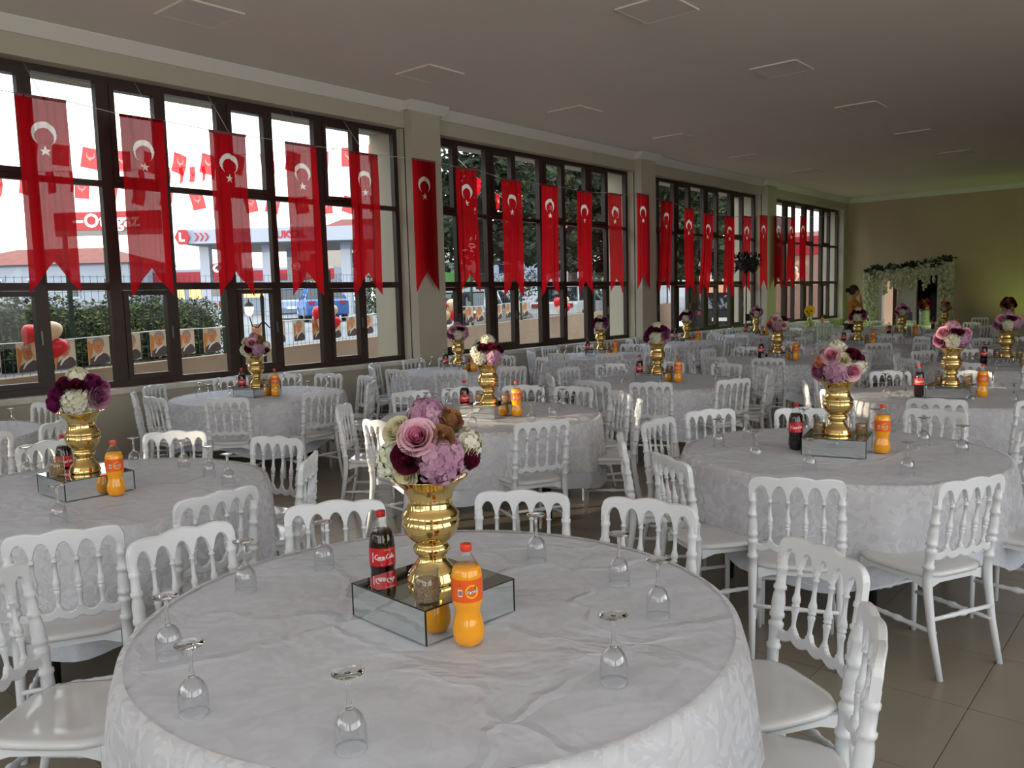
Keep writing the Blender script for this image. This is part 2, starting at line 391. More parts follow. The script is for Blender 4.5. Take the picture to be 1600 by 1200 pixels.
def flag(k, y, zt):
    w, Ln, cut = .46, 1.86, .30
    on_pil = k in (5, 11, 17)
    t = thing('hanging_flag', 'red swallowtail banner with white crescent and star, %s from the left%s' % (ordn[k], ', on a pillar' if on_pil else ''), 'flag', (FX, y, zt), 0, 'red banners strung along the window wall')
    seed = k*1.7; sl = slant.get(k, 0)
    def pt(u, v, off=0):
        amp = .35 if on_pil else 1
        return (flag_surface(u, v, seed)*amp+off, u+sl*(v/Ln)**1.3, -v)
    us = [-w/2+w*i/12 for i in range(4)]+[-.116+.232*i/46 for i in range(47)]+[w/2-w*i/12 for i in range(3, -1, -1)]
    us = [x for x in us if not (.1161 < abs(x) < .118)]
    rows = [0, .07, .14, .20]+[.226+.34*i/66 for i in range(67)]+[.60+.9*i/15 for i in range(16)]
    # v rows run straight down to 1.5, below that they follow the swallowtail cut
    rows = [v for v in rows if v <= 1.5]+[None]*7
    nr = len(rows); vs = []
    for j, v in enumerate(rows):
        for u in us:
            if v is None:
                e = Ln-cut*(1-abs(u)/(w/2)); last_v = [q for q in rows if q is not None][-1]
                f = (j-(nr-8))/7; vs.append((u, last_v+(e-last_v)*f))
            else: vs.append((u, v))
    NU = len(us); groups_ = {'cloth': [], 'crescent': [], 'star': []}
    Rc, rr_ = .114, .088
    for j in range(nr-1):
        for i in range(NU-1):
            q = j*NU+i; fc_ = (q, q+1, q+NU+1, q+NU)
            cu_ = sum(vs[x][0] for x in fc_)/4; cv_ = sum(vs[x][1] for x in fc_)/4
            d1 = hypot(cu_, cv_-.345); d2 = hypot(cu_, cv_-.378); a_ = atan2(cu_, -(cv_-.508)) % (2*pi/5); ds = hypot(cu_, cv_-.508)
            a_ = min(a_, 2*pi/5-a_); st_r = .054*sin(radians(18))/sin(pi-radians(18)-a_)
            g_n = 'crescent' if (d1 < Rc and d2 > rr_) else ('star' if ds < st_r else 'cloth')
            groups_[g_n].append(fc_)
    for g_n, fs_ in groups_.items():
        ids = sorted({x for f in fs_ for x in f}); mp = {x: n_ for n_, x in enumerate(ids)}
        MB().add([pt(*vs[x]) for x in ids], [tuple(mp[x] for x in f) for f in fs_]).obj(g_n, M_FLAG if g_n == 'cloth' else M_FLAGW, t)
    if k < 5: MB().tube([(0, .02+.13*(k % 2), 0), (-.40, .02+.13*(k % 2), WT-zt-.02)], .0035, 5).obj('tie_string', M_CORD, t)
    MB().box2((-.008, -w/2, -.022), (.008, w/2, .006)).obj('hem_rod', mat('flag_hem', (120, 70, 70), .7), t)
for k, (y, z) in enumerate(FL): flag(k, y, z)
cpts = []
for k, (y, z) in enumerate(FL):
    cpts += [(FX, y-.23, z), (FX, y+.23, z)]
tag(MB().tube([(FX, -3.0, 3.9)]+cpts+[(FX, 24.4, 3.86), (FX-.05, 26.5, 4.0)], .004, 5).obj('hanging_line', M_CORD), 'thin pale cord carrying the red banners along the windows', 'cord')
# ------------------------------------------------------------------ chair prototype (local: seat centre at origin, front towards +y)
def turned(p0, p1, prof, n=8, bow=None):
    # lathe-like tube between two points; prof = [(t, r)]
    p0, p1 = Vector(p0), Vector(p1); pts = []; rs = []
    for t, r in prof:
        p = p0.lerp(p1, t)
        if bow: p = p+Vector((0, bow(t), 0))
        pts.append(p); rs.append(r)
    return MB().tube(pts, rs, n)
BW, ZTOP, ZR0, ZR1 = .19, .885, .79, .565        # half width, crest top, crest spring line, lower rail
def yb(z): return -.195-.055*max(0, (z-.45)/.44)   # back leans rearward
def bowb(u): return -.020*(1-(u/BW)**2)           # plan bow of the back
SP = [-.114, -.038, .038, .114]
def rail(zb, zt, th, n=60):
    vs = []; fs = []; c = .0045
    for i in range(n+1):
        u = -BW-.016+(2*BW+.032)*i/n; b, t = zb(u), max(zt(u), zb(u)+.012)
        for z, d in ((b, -th+c), (b+c, -th), (t-c, -th), (t, -th+c), (t, th-c), (t-c, th), (b+c, th), (b, th-c)):
            vs.append((u, yb(z)+bowb(max(-BW, min(BW, u)))+d, z))
    for i in range(n):
        for q in range(8): fs.append((i*8+q, i*8+(q+1) % 8, i*8+8+(q+1) % 8, i*8+8+q))
    fs += [tuple(range(8)), tuple(n*8+7-q for q in range(8))]
    return MB().add(vs, fs, False)
nodes = [-BW]+SP+[BW]
def arch(u):
    for a, b in zip(nodes, nodes[1:]):
        if a <= u <= b:
            h = (b-a)/2-.008; x = abs(u-(a+b)/2)
            return sqrt(max(0, 1-(x/h)**2)) if x < h else 0
    return 0
def ctop(u):
    a = abs(u)/BW; e = BW+.016-abs(u)
    drop = .028-sqrt(max(0, .028**2-(.028-e)**2)) if e < .028 else 0
    return ZTOP-.011*(1-abs(cos(u*pi/.152)))-.012*a**2-drop
def cbot(u): return .775+.060*arch(u)
def lbot(u):
    for a, b in zip(nodes, nodes[1:]):
        if a <= u <= b: x = abs(u-(a+b)/2)/((b-a)/2); return .535-.016*(1-x*x)
    return .535
def ltop(u): return .585-.032*arch(u)
SPR = [(0, 0.009), (0.045, 0.009), (0.05, 0.0125), (0.07, 0.0125), (0.075, 0.0085), (0.16, 0.0075), (0.28, 0.0105), (0.335, 0.0135), (0.36, 0.0125), (0.365, 0.0095), (0.385, 0.0095), (0.39, 0.014), (0.415, 0.014), (0.42, 0.0095), (0.46, 0.0145), (0.5, 0.015), (0.54, 0.0125), (0.58, 0.0095), (0.72, 0.0075), (0.86, 0.0085), (0.865, 0.012), (0.89, 0.012), (0.895, 0.0085), (1, 0.009)]
POR = [(0, 0.0135), (0.25, 0.0165), (0.45, 0.0195), (0.54, 0.0205), (0.6, 0.02), (0.605, 0.0245), (0.622, 0.0245), (0.627, 0.019), (0.66, 0.0205), (0.695, 0.0235), (0.7, 0.026), (0.715, 0.026), (0.72, 0.0195), (0.735, 0.0195), (0.74, 0.0255), (0.757, 0.0255), (0.762, 0.0215), (0.8, 0.0235), (0.835, 0.0205), (0.855, 0.017), (0.86, 0.0225), (0.875, 0.0225), (0.88, 0.0175), (0.94, 0.0165), (0.945, 0.02), (0.962, 0.02), (0.967, 0.0165), (1, 0.0165)]
STR = [(0, .010), (.2, .010), (.30, .0105), (.33, .0135), (.36, .0105), (.44, .011), (.47, .015), (.50, .0165), (.53, .015), (.56, .011), (.64, .0105), (.67, .0135), (.70, .0105), (.8, .010), (1, .010)]
def chair_parts(lo=False):
    P = []
    q = 5 if lo else 8
    # seat
    m = MB(); n = 24; o = []
    def sq(a, rx, ryf, ryb):
        c, s_ = cos(a), sin(a); p = 4.5
        k = (abs(c)**p+abs(s_)**p)**(-1/p); x, y = k*c, k*s_
        return (x*rx*(1+.05*y), y*(ryf if y > 0 else ryb))
    rings = [(.90, .428), (.985, .430), (1.0, .441), (.985, .452), (.90, .455), (.5, .450), (.02, .448)]
    vs = []; fs = []
    for sc, z in rings:
        for i in range(n):
            x, y = sq(2*pi*i/n, .205*sc, .215*sc, .205*sc); vs.append((x, y, z))
    for j in range(len(rings)-1):
        for i in range(n): k = (i+1) % n; fs.append((j*n+i, j*n+k, (j+1)*n+k, (j+1)*n+i))
    fs += [tuple(range(n-1, -1, -1)), tuple((len(rings)-1)*n+i for i in range(n))]
    P.append(('seat', m.add(vs, fs), M_SEAT))
    ap = MB()
    for s in (-1, 1):
        ap.prism([(-.17, .43), (.17, .43), (.17, .385), (.10, .405), (-.10, .405), (-.17, .385)], s*.178-.009, s*.178+.009, 'yz')
        ap.prism([(-.165, .43), (.165, .43), (.165, .38), (.10, .402), (-.10, .402), (-.165, .38)], s*.176-.009, s*.176+.009, 'xz')
    P.append(('apron', ap, MW))
    for s in (-1, 1):
        P.append(('leg', MB().tube([(s*.172, .178, 0), (s*.172, .178, .43)], [.0125, .0165], q), MW))
    for s in (-1, 1):
        pts = []; rs = []
        for t, r in POR:
            z = t*.80; y = yb(z) if z > .45 else -.195-.075*((.45-z)/.45)**1.6
            pts.append((s*BW, y, z)); rs.append(r)
        P.append(('back_post', MB().tube(pts, rs, q), MW))
    P.append(('crest_rail', rail(cbot, ctop, .0125, 30 if lo else 60), MW))
    P.append(('lower_rail', rail(lbot, ltop, .009, 20 if lo else 40), MW))
    for u in SP:
        P.append(('spindle', turned((u, yb(.56)+bowb(u), .56), (u, yb(.79)+bowb(u), .79), SPR[::2] if lo else SPR, 4 if lo else 7), MW))
    for s in (-1, 1):
        P.append(('stretcher', turned((s*.172, .17, .20), (s*.182, -.235, .20), STR, q), MW))
    P.append(('stretcher', turned((-.172, .178, .26), (.172, .178, .26), STR, q), MW))
    P.append(('stretcher', turned((-.185, -.225, .26), (.185, -.225, .26), STR, q), MW))
    return P
chair_hi = [(n, m.mesh('chair_'+n, ma)) for n, m, ma in chair_parts()]
cl = MB()
for n, m, ma in chair_parts(True):
    m.m = [1 if ma is M_SEAT else 0]*len(m.f); cl.join(m)
chair_lo = cl.mesh('chair_low', [MW, M_SEAT])
# ------------------------------------------------------------------ tables
R_T = .885
def cloth_mesh(seed, z_hem, amp, off, mats, name, corner=.06):
    rr = random.Random(seed); ph = [rr.uniform(0, 6.28) for _ in range(6)]; ks = [rr.choice((9, 10, 11)), rr.choice((15, 16, 17)), rr.choice((23, 25, 27))]
    n = 112; m = MB(); vs = []; fs = []; rot = rr.uniform(0, 1.57)
    rows = [0.02, .15, .3, .45, .6, .72, .80, .86] if not off else [.872]
    for r in rows:
        for i in range(n):
            a = 2*pi*i/n
            z = .76+off+.0035*sin(3*a+ph[0]+r*9)*r+.003*sin(r*21+ph[1]+2*sin(a+ph[2]))*(.3+r)
            vs.append((r*cos(a), r*sin(a), z))
    nd = 12
    for j in range(nd+1):
        t = j/nd
        for i in range(n):
            a = 2*pi*i/n
            hem = z_hem-corner*cos(4*(a-rot))+.014*sin(ks[0]*a+ph[3])
            z = (.757+off)-(.757-hem)*t**1.05
            f = max(0, t-.06)**.8
            w = amp*f*(.55*sin(ks[0]*a+ph[3]+.6*t)+.45*sin(ks[1]*a+ph[4])+.22*sin(ks[2]*a+ph[5]))
            r = R_T+off+.012*min(1, t*6)+.030*t+w*.75
            vs.append((r*cos(a), r*sin(a), z))
    J = len(rows)+nd+1
    for j in range(J-1):
        for i in range(n): k = (i+1) % n; fs.append((j*n+i, j*n+k, (j+1)*n+k, (j+1)*n+i))
    if not off: fs.append(tuple(range(n-1, -1, -1)))
    return m.add(vs, fs).mesh(name, mats)
def lace_mesh(seed, z_hem, amp, name):
    # overlay skirt: the same folds a few millimetres out, scalloped hem, starting at the table edge
    return cloth_mesh(seed, z_hem, amp, .005, M_LACE, name, .05)
cloths = [(cloth_mesh(s, .285, .036, 0, M_CLOTH, 'tablecloth_%d' % s), lace_mesh(s, .40, .036, 'lace_%d' % s)) for s in (1, 2, 3, 4)]
top_me = MB().lathe([(.01, .722), (.87, .722), (.875, .735), (.87, .748), (.01, .750)], 40).mesh('tabletop', M_DARK)
leg_me = MB().tube([(.62, 0, 0), (.60, 0, .72)], [.02, .024], 8).mesh('table_leg', M_DARK)
box_parts = []
b_ = MB()
for sx_, sy_ in ((1, 0), (-1, 0), (0, 1), (0, -1)):
    pass
mirror_side = MB().box((0, 0, 0), (.336, .004, .094)).mesh('mirror_side', M_MIRROR)
mirror_top = MB().box((0, 0, 0), (.340, .340, .004)).mesh('mirror_top', M_MIRROR)
be = MB()
for sx_ in (-1, 1):
    for sy_ in (-1, 1):
        be.box((sx_*.1715, sy_*.1715, .05), (.0035, .0035, .1)); 
    be.box((sx_*.1715, 0, .0985), (.0035, .338, .003)); be.box((0, sx_*.1715, .0985), (.338, .0035, .003))
box_edge = be.mesh('box_edge', M_BLK)
# vase profile (height .32)
VP = [(.004, 0), (.070, 0), (.0755, .006), (.0755, .016), (.071, .022), (.071, .030), (.064, .040), (.052, .055), (.042, .072), (.040, .082), (.048, .087), (.0535, .095), (.055, .103), (.0525, .111),
      (.048, .116), (.047, .121), (.056, .128), (.070, .142), (.079, .158), (.084, .172), (.085, .184), (.0815, .190), (.0805, .194), (.085, .199), (.0855, .206), (.081, .213), (.075, .221), (.069, .232), (.067, .246), (.067, .260), (.071, .273), (.080, .288), (.094, .303), (.110, .316), (.1145, .320), (.109, .3195), (.090, .303), (.073, .285), (.06, .26)]
vase_me = MB().lathe(VP, 40, caps=False).mesh('gold_vase', M_GOLD)
vase_lo = MB().lathe(VP, 20, caps=False).mesh('gold_vase_far', M_GOLD)
# wine glass upside down, rim on cloth
def ring_prof(p): return p
bowl = MB().lathe([(.0335, 0), (.0345, .012), (.0352, .028), (.0348, .045), (.0325, .060), (.027, .074), (.018, .084), (.010, .0895), (.006, .092), (.005, .090), (.009, .0870), (.017, .0815), (.0258, .0725), (.0312, .0595), (.0335, .045), (.0339, .028), (.0332, .012), (.0322, 0), (.0335, 0)], 24, caps=False)
stem = MB().lathe([(.0085, .0885), (.0065, .098), (.0050, .112), (.0046, .130), (.0052, .148), (.0085, .160)], 10)
foot = MB().lathe([(.006, .158), (.015, .1625), (.030, .1665), (.0345, .168), (.0345, .1695), (.020, .170), (.002, .170)], 20)
bowl.m = [0]*len(bowl.f)
bowl.cur = 1; bowl.tube([(.0332*cos(2*pi*i/28), .0332*sin(2*pi*i/28), .0012) for i in range(29)], .0012, 6, False)
bowl_me, stem_me, foot_me = bowl.mesh('bowl', [M_WINE, M_STEM]), stem.mesh('stem', M_STEM), foot.mesh('foot', M_STEM)
g_ = MB()
b2 = MB().lathe([(.0335, 0), (.0352, .028), (.0348, .045), (.027, .074), (.010, .089), (.006, .092)], 12, caps=False)
g_.join(b2); st2 = MB().lathe([(.005, .089), (.0040, .12), (.0075, .160)], 6); st2.m = [1]*len(st2.f); g_.join(st2)
ft2 = MB().lathe([(.006, .158), (.030, .1665), (.0345, .169), (.002, .170)], 12); ft2.m = [1]*len(ft2.f); g_.join(ft2)
glass_lo = g_.mesh('wine_glass_far', [M_WINE, M_STEM])
# bottles
def petal(a, z): return 1+(.05*cos(5*a)*max(0, 1-z/.03))
CP = [(.026, 0), (.034, .004), (.0385, .015), (.040, .03), (.0385, .075), (.039, .085)]
cola_body = MB().lathe([(.026, 0), (.034, .004), (.0385, .015), (.041, .035), (.0395, .07), (.0385, .085), (.040, .10), (.041, .105), (.041, .165), (.040, .175), (.0385, .19), (.035, .205), (.030, .217)], 24, mod=petal).mesh('cola_body', M_COLA)
cola_neck = MB().lathe([(.0305, .2165), (.024, .232), (.0175, .246), (.0135, .256), (.0135, .262)], 20, caps=False).mesh('cola_neck', M_PET)
cap_r = MB().lathe([(.0145, .260), (.0155, .261), (.0155, .277), (.0145, .279), (.001, .279)], 20).mesh('cap_red', M_REDCAP)
cap_o = MB().lathe([(.0145, .260), (.0155, .261), (.0155, .277), (.0145, .279), (.001, .279)], 20).mesh('cap_orange', M_ORCAP)
cola_lab = MB().lathe([(.0415, .108), (.0415, .166)], 28, caps=False).mesh('cola_label', M_COLALAB)
fan_body = MB().lathe([(.026, 0), (.034, .003), (.0415, .018), (.044, .036), (.0425, .055), (.038, .072), (.0345, .088), (.0350, .100), (.039, .114), (.042, .124), (.0425, .13), (.0425, .188), (.0415, .2), (.038, .212), (.034, .220)], 24, mod=petal).mesh('soda_body', M_FANTA)
fan_neck = MB().lathe([(.0345, .219), (.028, .232), (.019, .245), (.0135, .255), (.0135, .262)], 20, caps=False).mesh('soda_neck', M_PET)
fan_lab = MB().lathe([(.0430, .128), (.0430, .190)], 28, caps=False).mesh('soda_label', M_FANLAB)
def wrap(vs, R, z0, a0):   # 2D (x right, y up) -> cylinder, facing local -y at a0 = 0
    out = []
    for v in vs:
        a = -pi/2+a0+v[0]/R; out.append((R*cos(a), R*sin(a), z0+v[1]))
    return out
def ribbon(mb, pts, w, R, z0, a0, k=1.0):
    # stroke drawn as a ribbon; pts are (x, y, width factor)
    L = []
    for i, p in enumerate(pts):
        a, b = pts[max(0, i-1)], pts[min(len(pts)-1, i+1)]
        dx, dy = b[0]-a[0], b[1]-a[1]; l = hypot(dx, dy) or 1
        ww = w*(p[2] if len(p) > 2 else 1)/2; L += [((p[0]-dy/l*ww)*k, (p[1]+dx/l*ww)*k), ((p[0]+dy/l*ww)*k, (p[1]-dx/l*ww)*k)]
    mb.add(wrap(L, R, z0, a0), [(2*i, 2*i+1, 2*i+3, 2*i+2) for i in range(len(pts)-1)], False)
def arc(cx, cy, rx, ry, a0, a1, n=10, w=None, sh=.25):
    out = []
    for i in range(n+1):
        t = radians(a0+(a1-a0)*i/n); x, y = cx+rx*cos(t), cy+ry*sin(t)
        out.append((x+sh*y, y, .55+.75*abs(cos(t)) if w is None else w))
    return out
def script_cola():
    mb = MB(); R = .0420; z0, a0, k, w = .136, .12, .0148, .17
    S_ = []
    def C(x): S_.append(arc(x+.36, .22, .34, .50, 52, 318, 18))
    def o_(x): S_.append(arc(x, .0, .17, .24, 90, 450, 12))
    def c_(x): S_.append(arc(x, .0, .17, .24, 60, 320, 10))
    def a_(x): S_.append(arc(x, .0, .17, .24, 60, 420, 12)); S_.append([(x+.24, .24, 1), (x+.17, -.1, 1), (x+.24, -.24, .8), (x+.36, -.14, .5)])
    def l_(x): S_.append([(x+.02, -.1, .6), (x+.2, .35, .7), (x+.26, .72, .7), (x+.14, .80, .8), (x+.04, .45, 1), (x-.02, -.1, 1), (x+.08, -.24, .8), (x+.2, -.12, .5)])
    C(-2.55); o_(-1.62); c_(-1.18); a_(-.72); S_.append([(-.30, .05, 1), (-.08, .05, 1)])
    C(-.05); o_(.88); l_(1.22); a_(1.68)
    S_.append([(-2.3, -.32, .4), (-1.7, -.50, .8), (-.9, -.44, .9), (-.2, -.36, .5)])
    for st in S_: ribbon(mb, st, w, R, z0, a0, k)
    for k2, s, sz, dz, da in ((0, '1L', .007, -.022, -.35), (0, 'ORIGINAL TASTE', .0045, .024, .25), (0, 'ORIGINAL', .004, -.022, .35)):
        vs, fs = text_polys(s, sz); mb.add(wrap(vs, R, z0+dz, a0+da), fs, False)
    for q in range(4): mb.add(wrap([(-.002+.0013*q-.046, -.016), (-.0012+.0013*q-.046, -.016), (-.0012+.0013*q-.046, .016), (-.002+.0013*q-.046, .016)], R, z0, a0), [(0, 1, 2, 3)], False)
    return mb
cola_txt = script_cola().mesh('cola_lettering', M_WHT)
def fanta_logo():
    mb = MB(); R = .0434; z0, a0 = .158, .42
    disc = [(.019*cos(2*pi*i/20), .019*sin(2*pi*i/20)) for i in range(20)]
    mb.cur = 0; mb.add(wrap([(0, 0)]+disc, R, z0, a0), [(0, 1+i, 1+(i+1) % 20) for i in range(20)], False)
    d2 = [(.0145*cos(2*pi*i/20), .0145*sin(2*pi*i/20)) for i in range(20)]
    mb.cur = 1; mb.add(wrap([(0, 0)]+d2, R+.0003, z0, a0), [(0, 1+i, 1+(i+1) % 20) for i in range(20)], False)
    vs, fs = text_polys('Fanta', .0145, .2, .0012); mb.cur = 3; mb.add(wrap([(v[0]*1.0, v[1]+v[0]*.18) for v in vs], R+.0006, z0, a0), fs, False)
    vs, fs = text_polys('Fanta', .0145, .2, .0002); mb.cur = 2; mb.add(wrap([(v[0]*1.0, v[1]+v[0]*.18) for v in vs], R+.0009, z0, a0), fs, False)
    lf = [(.004, .011), (.010, .016), (.013, .012), (.008, .009)]
    mb.cur = 4; mb.add(wrap(lf, R+.0008, z0, a0), [(0, 1, 2, 3)], False)
    mb.cur = 2; bx = -.045+.019
    mb.add(wrap([(-.040, -.013), (-.027, -.013), (-.027, .006), (-.040, .006)], R, z0, a0), [(0, 1, 2, 3)], False)
    mb.cur = 3
    for q in range(7): x = -.0385+q*.0015; mb.add(wrap([(x, -.010), (x+.0008, -.010), (x+.0008, .003), (x, .003)], R+.0003, z0, a0), [(0, 1, 2, 3)], False)
    vs, fs = text_polys('1L', .008); mb.cur = 3; mb.add(wrap([(v[0]-.033, v[1]+.018) for v in vs], R, z0, a0), fs, False)
    return mb
fan_txt = fanta_logo().mesh('soda_lettering', [M_YEL, M_FANLAB, M_WHT, M_NAVY, M_GREEN])
def tub(m, mt): return m.mesh('x', mt)
jar_glass = MB().lathe([(.030, 0), (.036, .002), (.036, .095), (.0345, .095), (.0345, .004), (.002, .004)], 20, caps=False).mesh('jar_glass', M_PET)
jar_fill = MB().lathe([(.001, .005), (.033, .005), (.0335, .060), (.025, .064), (.001, .066)], 16).mesh('jar_fill', M_NUT)
def bottle(kind, loc, rz, label):
    t = thing('cola_bottle' if kind == 'c' else 'orange_soda_bottle', label, 'bottle', loc, rz, 'cola bottles on the tables' if kind == 'c' else 'orange soda bottles on the tables')
    if kind == 'c':
        link('body', cola_body, t); link('neck', cola_neck, t); link('cap', cap_r, t); l = link('label_band', cola_lab, t); link('lettering', cola_txt, l)
    else:
        link('body', fan_body, t); link('neck', fan_neck, t); link('cap', cap_o, t); l = link('label_band', fan_lab, t); link('lettering', fan_txt, l)
    return t
# ------------------------------------------------------------------ flowers
def petal_patch(mb, M_, L, Wd, curl, cup, nu=3, nv=4):
    vs = []; fs = []
    for j in range(nv+1):
        t = j/nv; wd = Wd*sin(pi*(.12+.80*t)**.8)**.7 if t < 1 else Wd*.35
        for i in range(nu+1):
            s = i/nu*2-1
            x = s*wd; y = cup*(s*s)*L*.35; z = 0
            ang = curl*t*t; rr = L*t
            p = Vector((x, rr*sin(.15+ang)*.55+y*0.6-0.0, rr*cos(ang*.9)))
            vs.append(M_ @ p)
    for j in range(nv):
        for i in range(nu): q = j*(nu+1)+i; fs.append((q, q+1, q+nu+2, q+nu+1))
    mb.add(vs, fs)
def cups(mb, rings, z_in=-.022):
    # nested cupped petals: (radius, count, top height, outward lip)
    for i, (rho, n, zt, lip) in enumerate(rings):
        for k in range(n):
            ph = 2*pi*k/n+i*1.7; dl = pi/n*1.30; vs = []; fs = []
            for a_ in range(5):
                s_ = a_/4
                for b_ in range(5):
                    w_ = b_/2-1
                    top = zt-.006*w_*w_-.003*(k % 2)
                    r_ = rho*(.62+.38*s_**.7)+lip*max(0, s_-.5)**2*4-.0012*(1-w_*w_)*(k % 2)
                    f_ = ph+dl*w_
                    vs.append((r_*cos(f_), r_*sin(f_), z_in+(top-z_in)*s_))
            for a_ in range(4):
                for b_ in range(4): q = a_*5+b_; fs.append((q, q+1, q+6, q+5))
            mb.add(vs, fs)
def rose(layers, open_=1.0):
    mb = MB()
    if layers is ROSE:
        mb.cur = 1; mb.sphere((0, 0, .004), .008, 8, 6, (1, 1, 1.6))
        cups(mb, [(.008, 3, .026, .001), (.014, 4, .027, .002), (.020, 5, .026, .003)])
        mb.cur = 0; cups(mb, [(.027, 5, .023, .006), (.034, 6, .016, .010), (.040, 7, .006, .014)])
    else:
        mb.sphere((0, 0, .010), .007, 8, 6, (1, 1, 1.6))
        cups(mb, [(.007, 4, .026, .0), (.011, 5, .027, .0005), (.015, 6, .027, .001), (.0195, 7, .026, .001), (.024, 8, .024, .002), (.029, 9, .020, .003), (.034, 9, .014, .004), (.039, 10, .005, .005)])
    return mb
ROSE = [(.002, 3, .040, .02, .014, 1), (.007, 4, .042, .10, .018, 1), (.013, 5, .044, .28, .022, 1), (.019, 6, .045, .55, .025, 0), (.024, 7, .045, .85, .027, 0), (.026, 7, .046, 1.2, .028, 0)]
RAN = [(.002, 4, .030, .0, .011, 0), (.006, 6, .033, .08, .013, 0), (.010, 7, .036, .18, .015, 0), (.015, 8, .038, .32, .017, 0), (.020, 9, .038, .5, .019, 0), (.025, 10, .038, .75, .020, 0), (.028, 10, .036, 1.05, .020, 0)]
def hydrangea(n=42, R=.052, seed=3):
    mb = MB(); rr = random.Random(seed)
    for k in range(n):
        z = 1-(k+.5)/n*1.35; a = k*2.39996+rr.uniform(-.2, .2); q = sqrt(max(0, 1-z*z))
        nrm = Vector((q*cos(a), q*sin(a), z)); p = nrm*(R*rr.uniform(.92, 1.08))
        Q = nrm.to_track_quat('Z', 'Y').to_matrix().to_4x4(); Q = Matrix.Translation(p) @ Q @ Matrix.Rotation(rr.uniform(0, 1.57), 4, 'Z')
        mb.cur = rr.choice((0, 0, 1))
        for j in range(4):
            E_ = Q @ Matrix.Rotation(j*pi/2, 4, 'Z') @ Matrix.Rotation(rr.uniform(-.35, .15), 4, 'X')
            vs = [E_ @ Vector(v) for v in ((0, 0, 0), (.0105, .008, .004), (.008, .019, .001), (0, .0225, -.002), (-.008, .019, .001), (-.0105, .008, .004))]
            mb.add(vs, [(0, 1, 2, 3), (0, 3, 4, 5)])
    mb.cur = 2; mb.sphere((0, 0, -.004), R*.86, 10, 6)
    return mb
def sunflower():
    mb = MB(); mb.cur = 0
    for k in range(18):
        M_ = Matrix.Rotation(2*pi*k/18, 4, 'Z') @ Matrix.Translation((0, .018, 0)) @ Matrix.Rotation(-1.25, 4, 'X')
        petal_patch(mb, M_, .045, .012, .2, -.2, 2, 3)
    mb.cur = 1; mb.sphere((0, 0, 0), .022, 10, 6, (1, 1, .5)); return mb
def leafm():
    mb = MB()
    for k, (a, L) in enumerate(((0, .10), (.9, .085), (-.9, .085))):
        M_ = Matrix.Rotation(a, 4, 'Z') @ Matrix.Rotation(-1.0, 4, 'X'); petal_patch(mb, M_, L, .024, .7, .3, 2, 5)
    return mb
def fm(n, c): return mat('petal_'+n, c, .65, spec=.2)
PK = [fm('pink_outer', (226, 184, 196)), fm('pink_inner', (214, 128, 162))]
flowers = {
 'rose_pink': rose(ROSE).mesh('rose_pink', PK),
 'rose_cream': rose(ROSE).mesh('rose_cream', [fm('cream', (214, 208, 178)), fm('cream_in', (222, 214, 170))]),
 'rose_mauve': rose(ROSE).mesh('rose_mauve', [fm('mauve', (170, 118, 146)), fm('mauve_in', (150, 80, 118))]),
 'ran_burg': rose(RAN).mesh('ran_burg', fm('burgundy', (96, 22, 48))),
 'ran_purple': rose(RAN).mesh('ran_purple', fm('purple', (122, 34, 92))),
 'ran_tan': rose(RAN).mesh('ran_tan', fm('tan', (164, 120, 84))),
 'ran_red': rose(RAN).mesh('ran_red', fm('dull_red', (150, 44, 52))),
 'ran_peach': rose(RAN).mesh('ran_peach', fm('peach', (222, 150, 120))),
 'hyd_mauve': hydrangea().mesh('hyd_mauve', [fm('hmauve', (184, 144, 166)), fm('hmauve2', (164, 120, 148)), fm('hm_core', (116, 88, 104))]),
 'hyd_cream': hydrangea(seed=5).mesh('hyd_cream', [fm('hcream', (210, 206, 188)), fm('hcream2', (192, 190, 164)), fm('hc_core', (150, 150, 110))]),
 'hyd_green': hydrangea(seed=8).mesh('hyd_green', [fm('hgreen', (206, 214, 184)), fm('hgreen2', (222, 224, 208)), fm('hg_core', (130, 150, 100))]),
 'sunflower': sunflower().mesh('sunflower', [fm('sunyellow', (250, 196, 44)), fm('suncore', (84, 56, 26))]),
 'leaf': leafm().mesh('leaf', M_GREEN), 'dkleaf': leafm().mesh('dkleaf', M_DKLEAF)}
FNAME = {'rose_pink': 'pink_rose', 'rose_cream': 'cream_rose', 'rose_mauve': 'mauve_rose', 'ran_burg': 'burgundy_ranunculus', 'ran_purple': 'purple_ranunculus', 'ran_tan': 'tan_ranunculus', 'ran_red': 'red_ranunculus', 'ran_peach': 'peach_ranunculus', 'hyd_mauve': 'mauve_hydrangea', 'hyd_cream': 'cream_hydrangea', 'hyd_green': 'pale_green_hydrangea', 'sunflower': 'sunflower', 'leaf': 'leaf_sprig', 'dkleaf': 'leaf_sprig'}
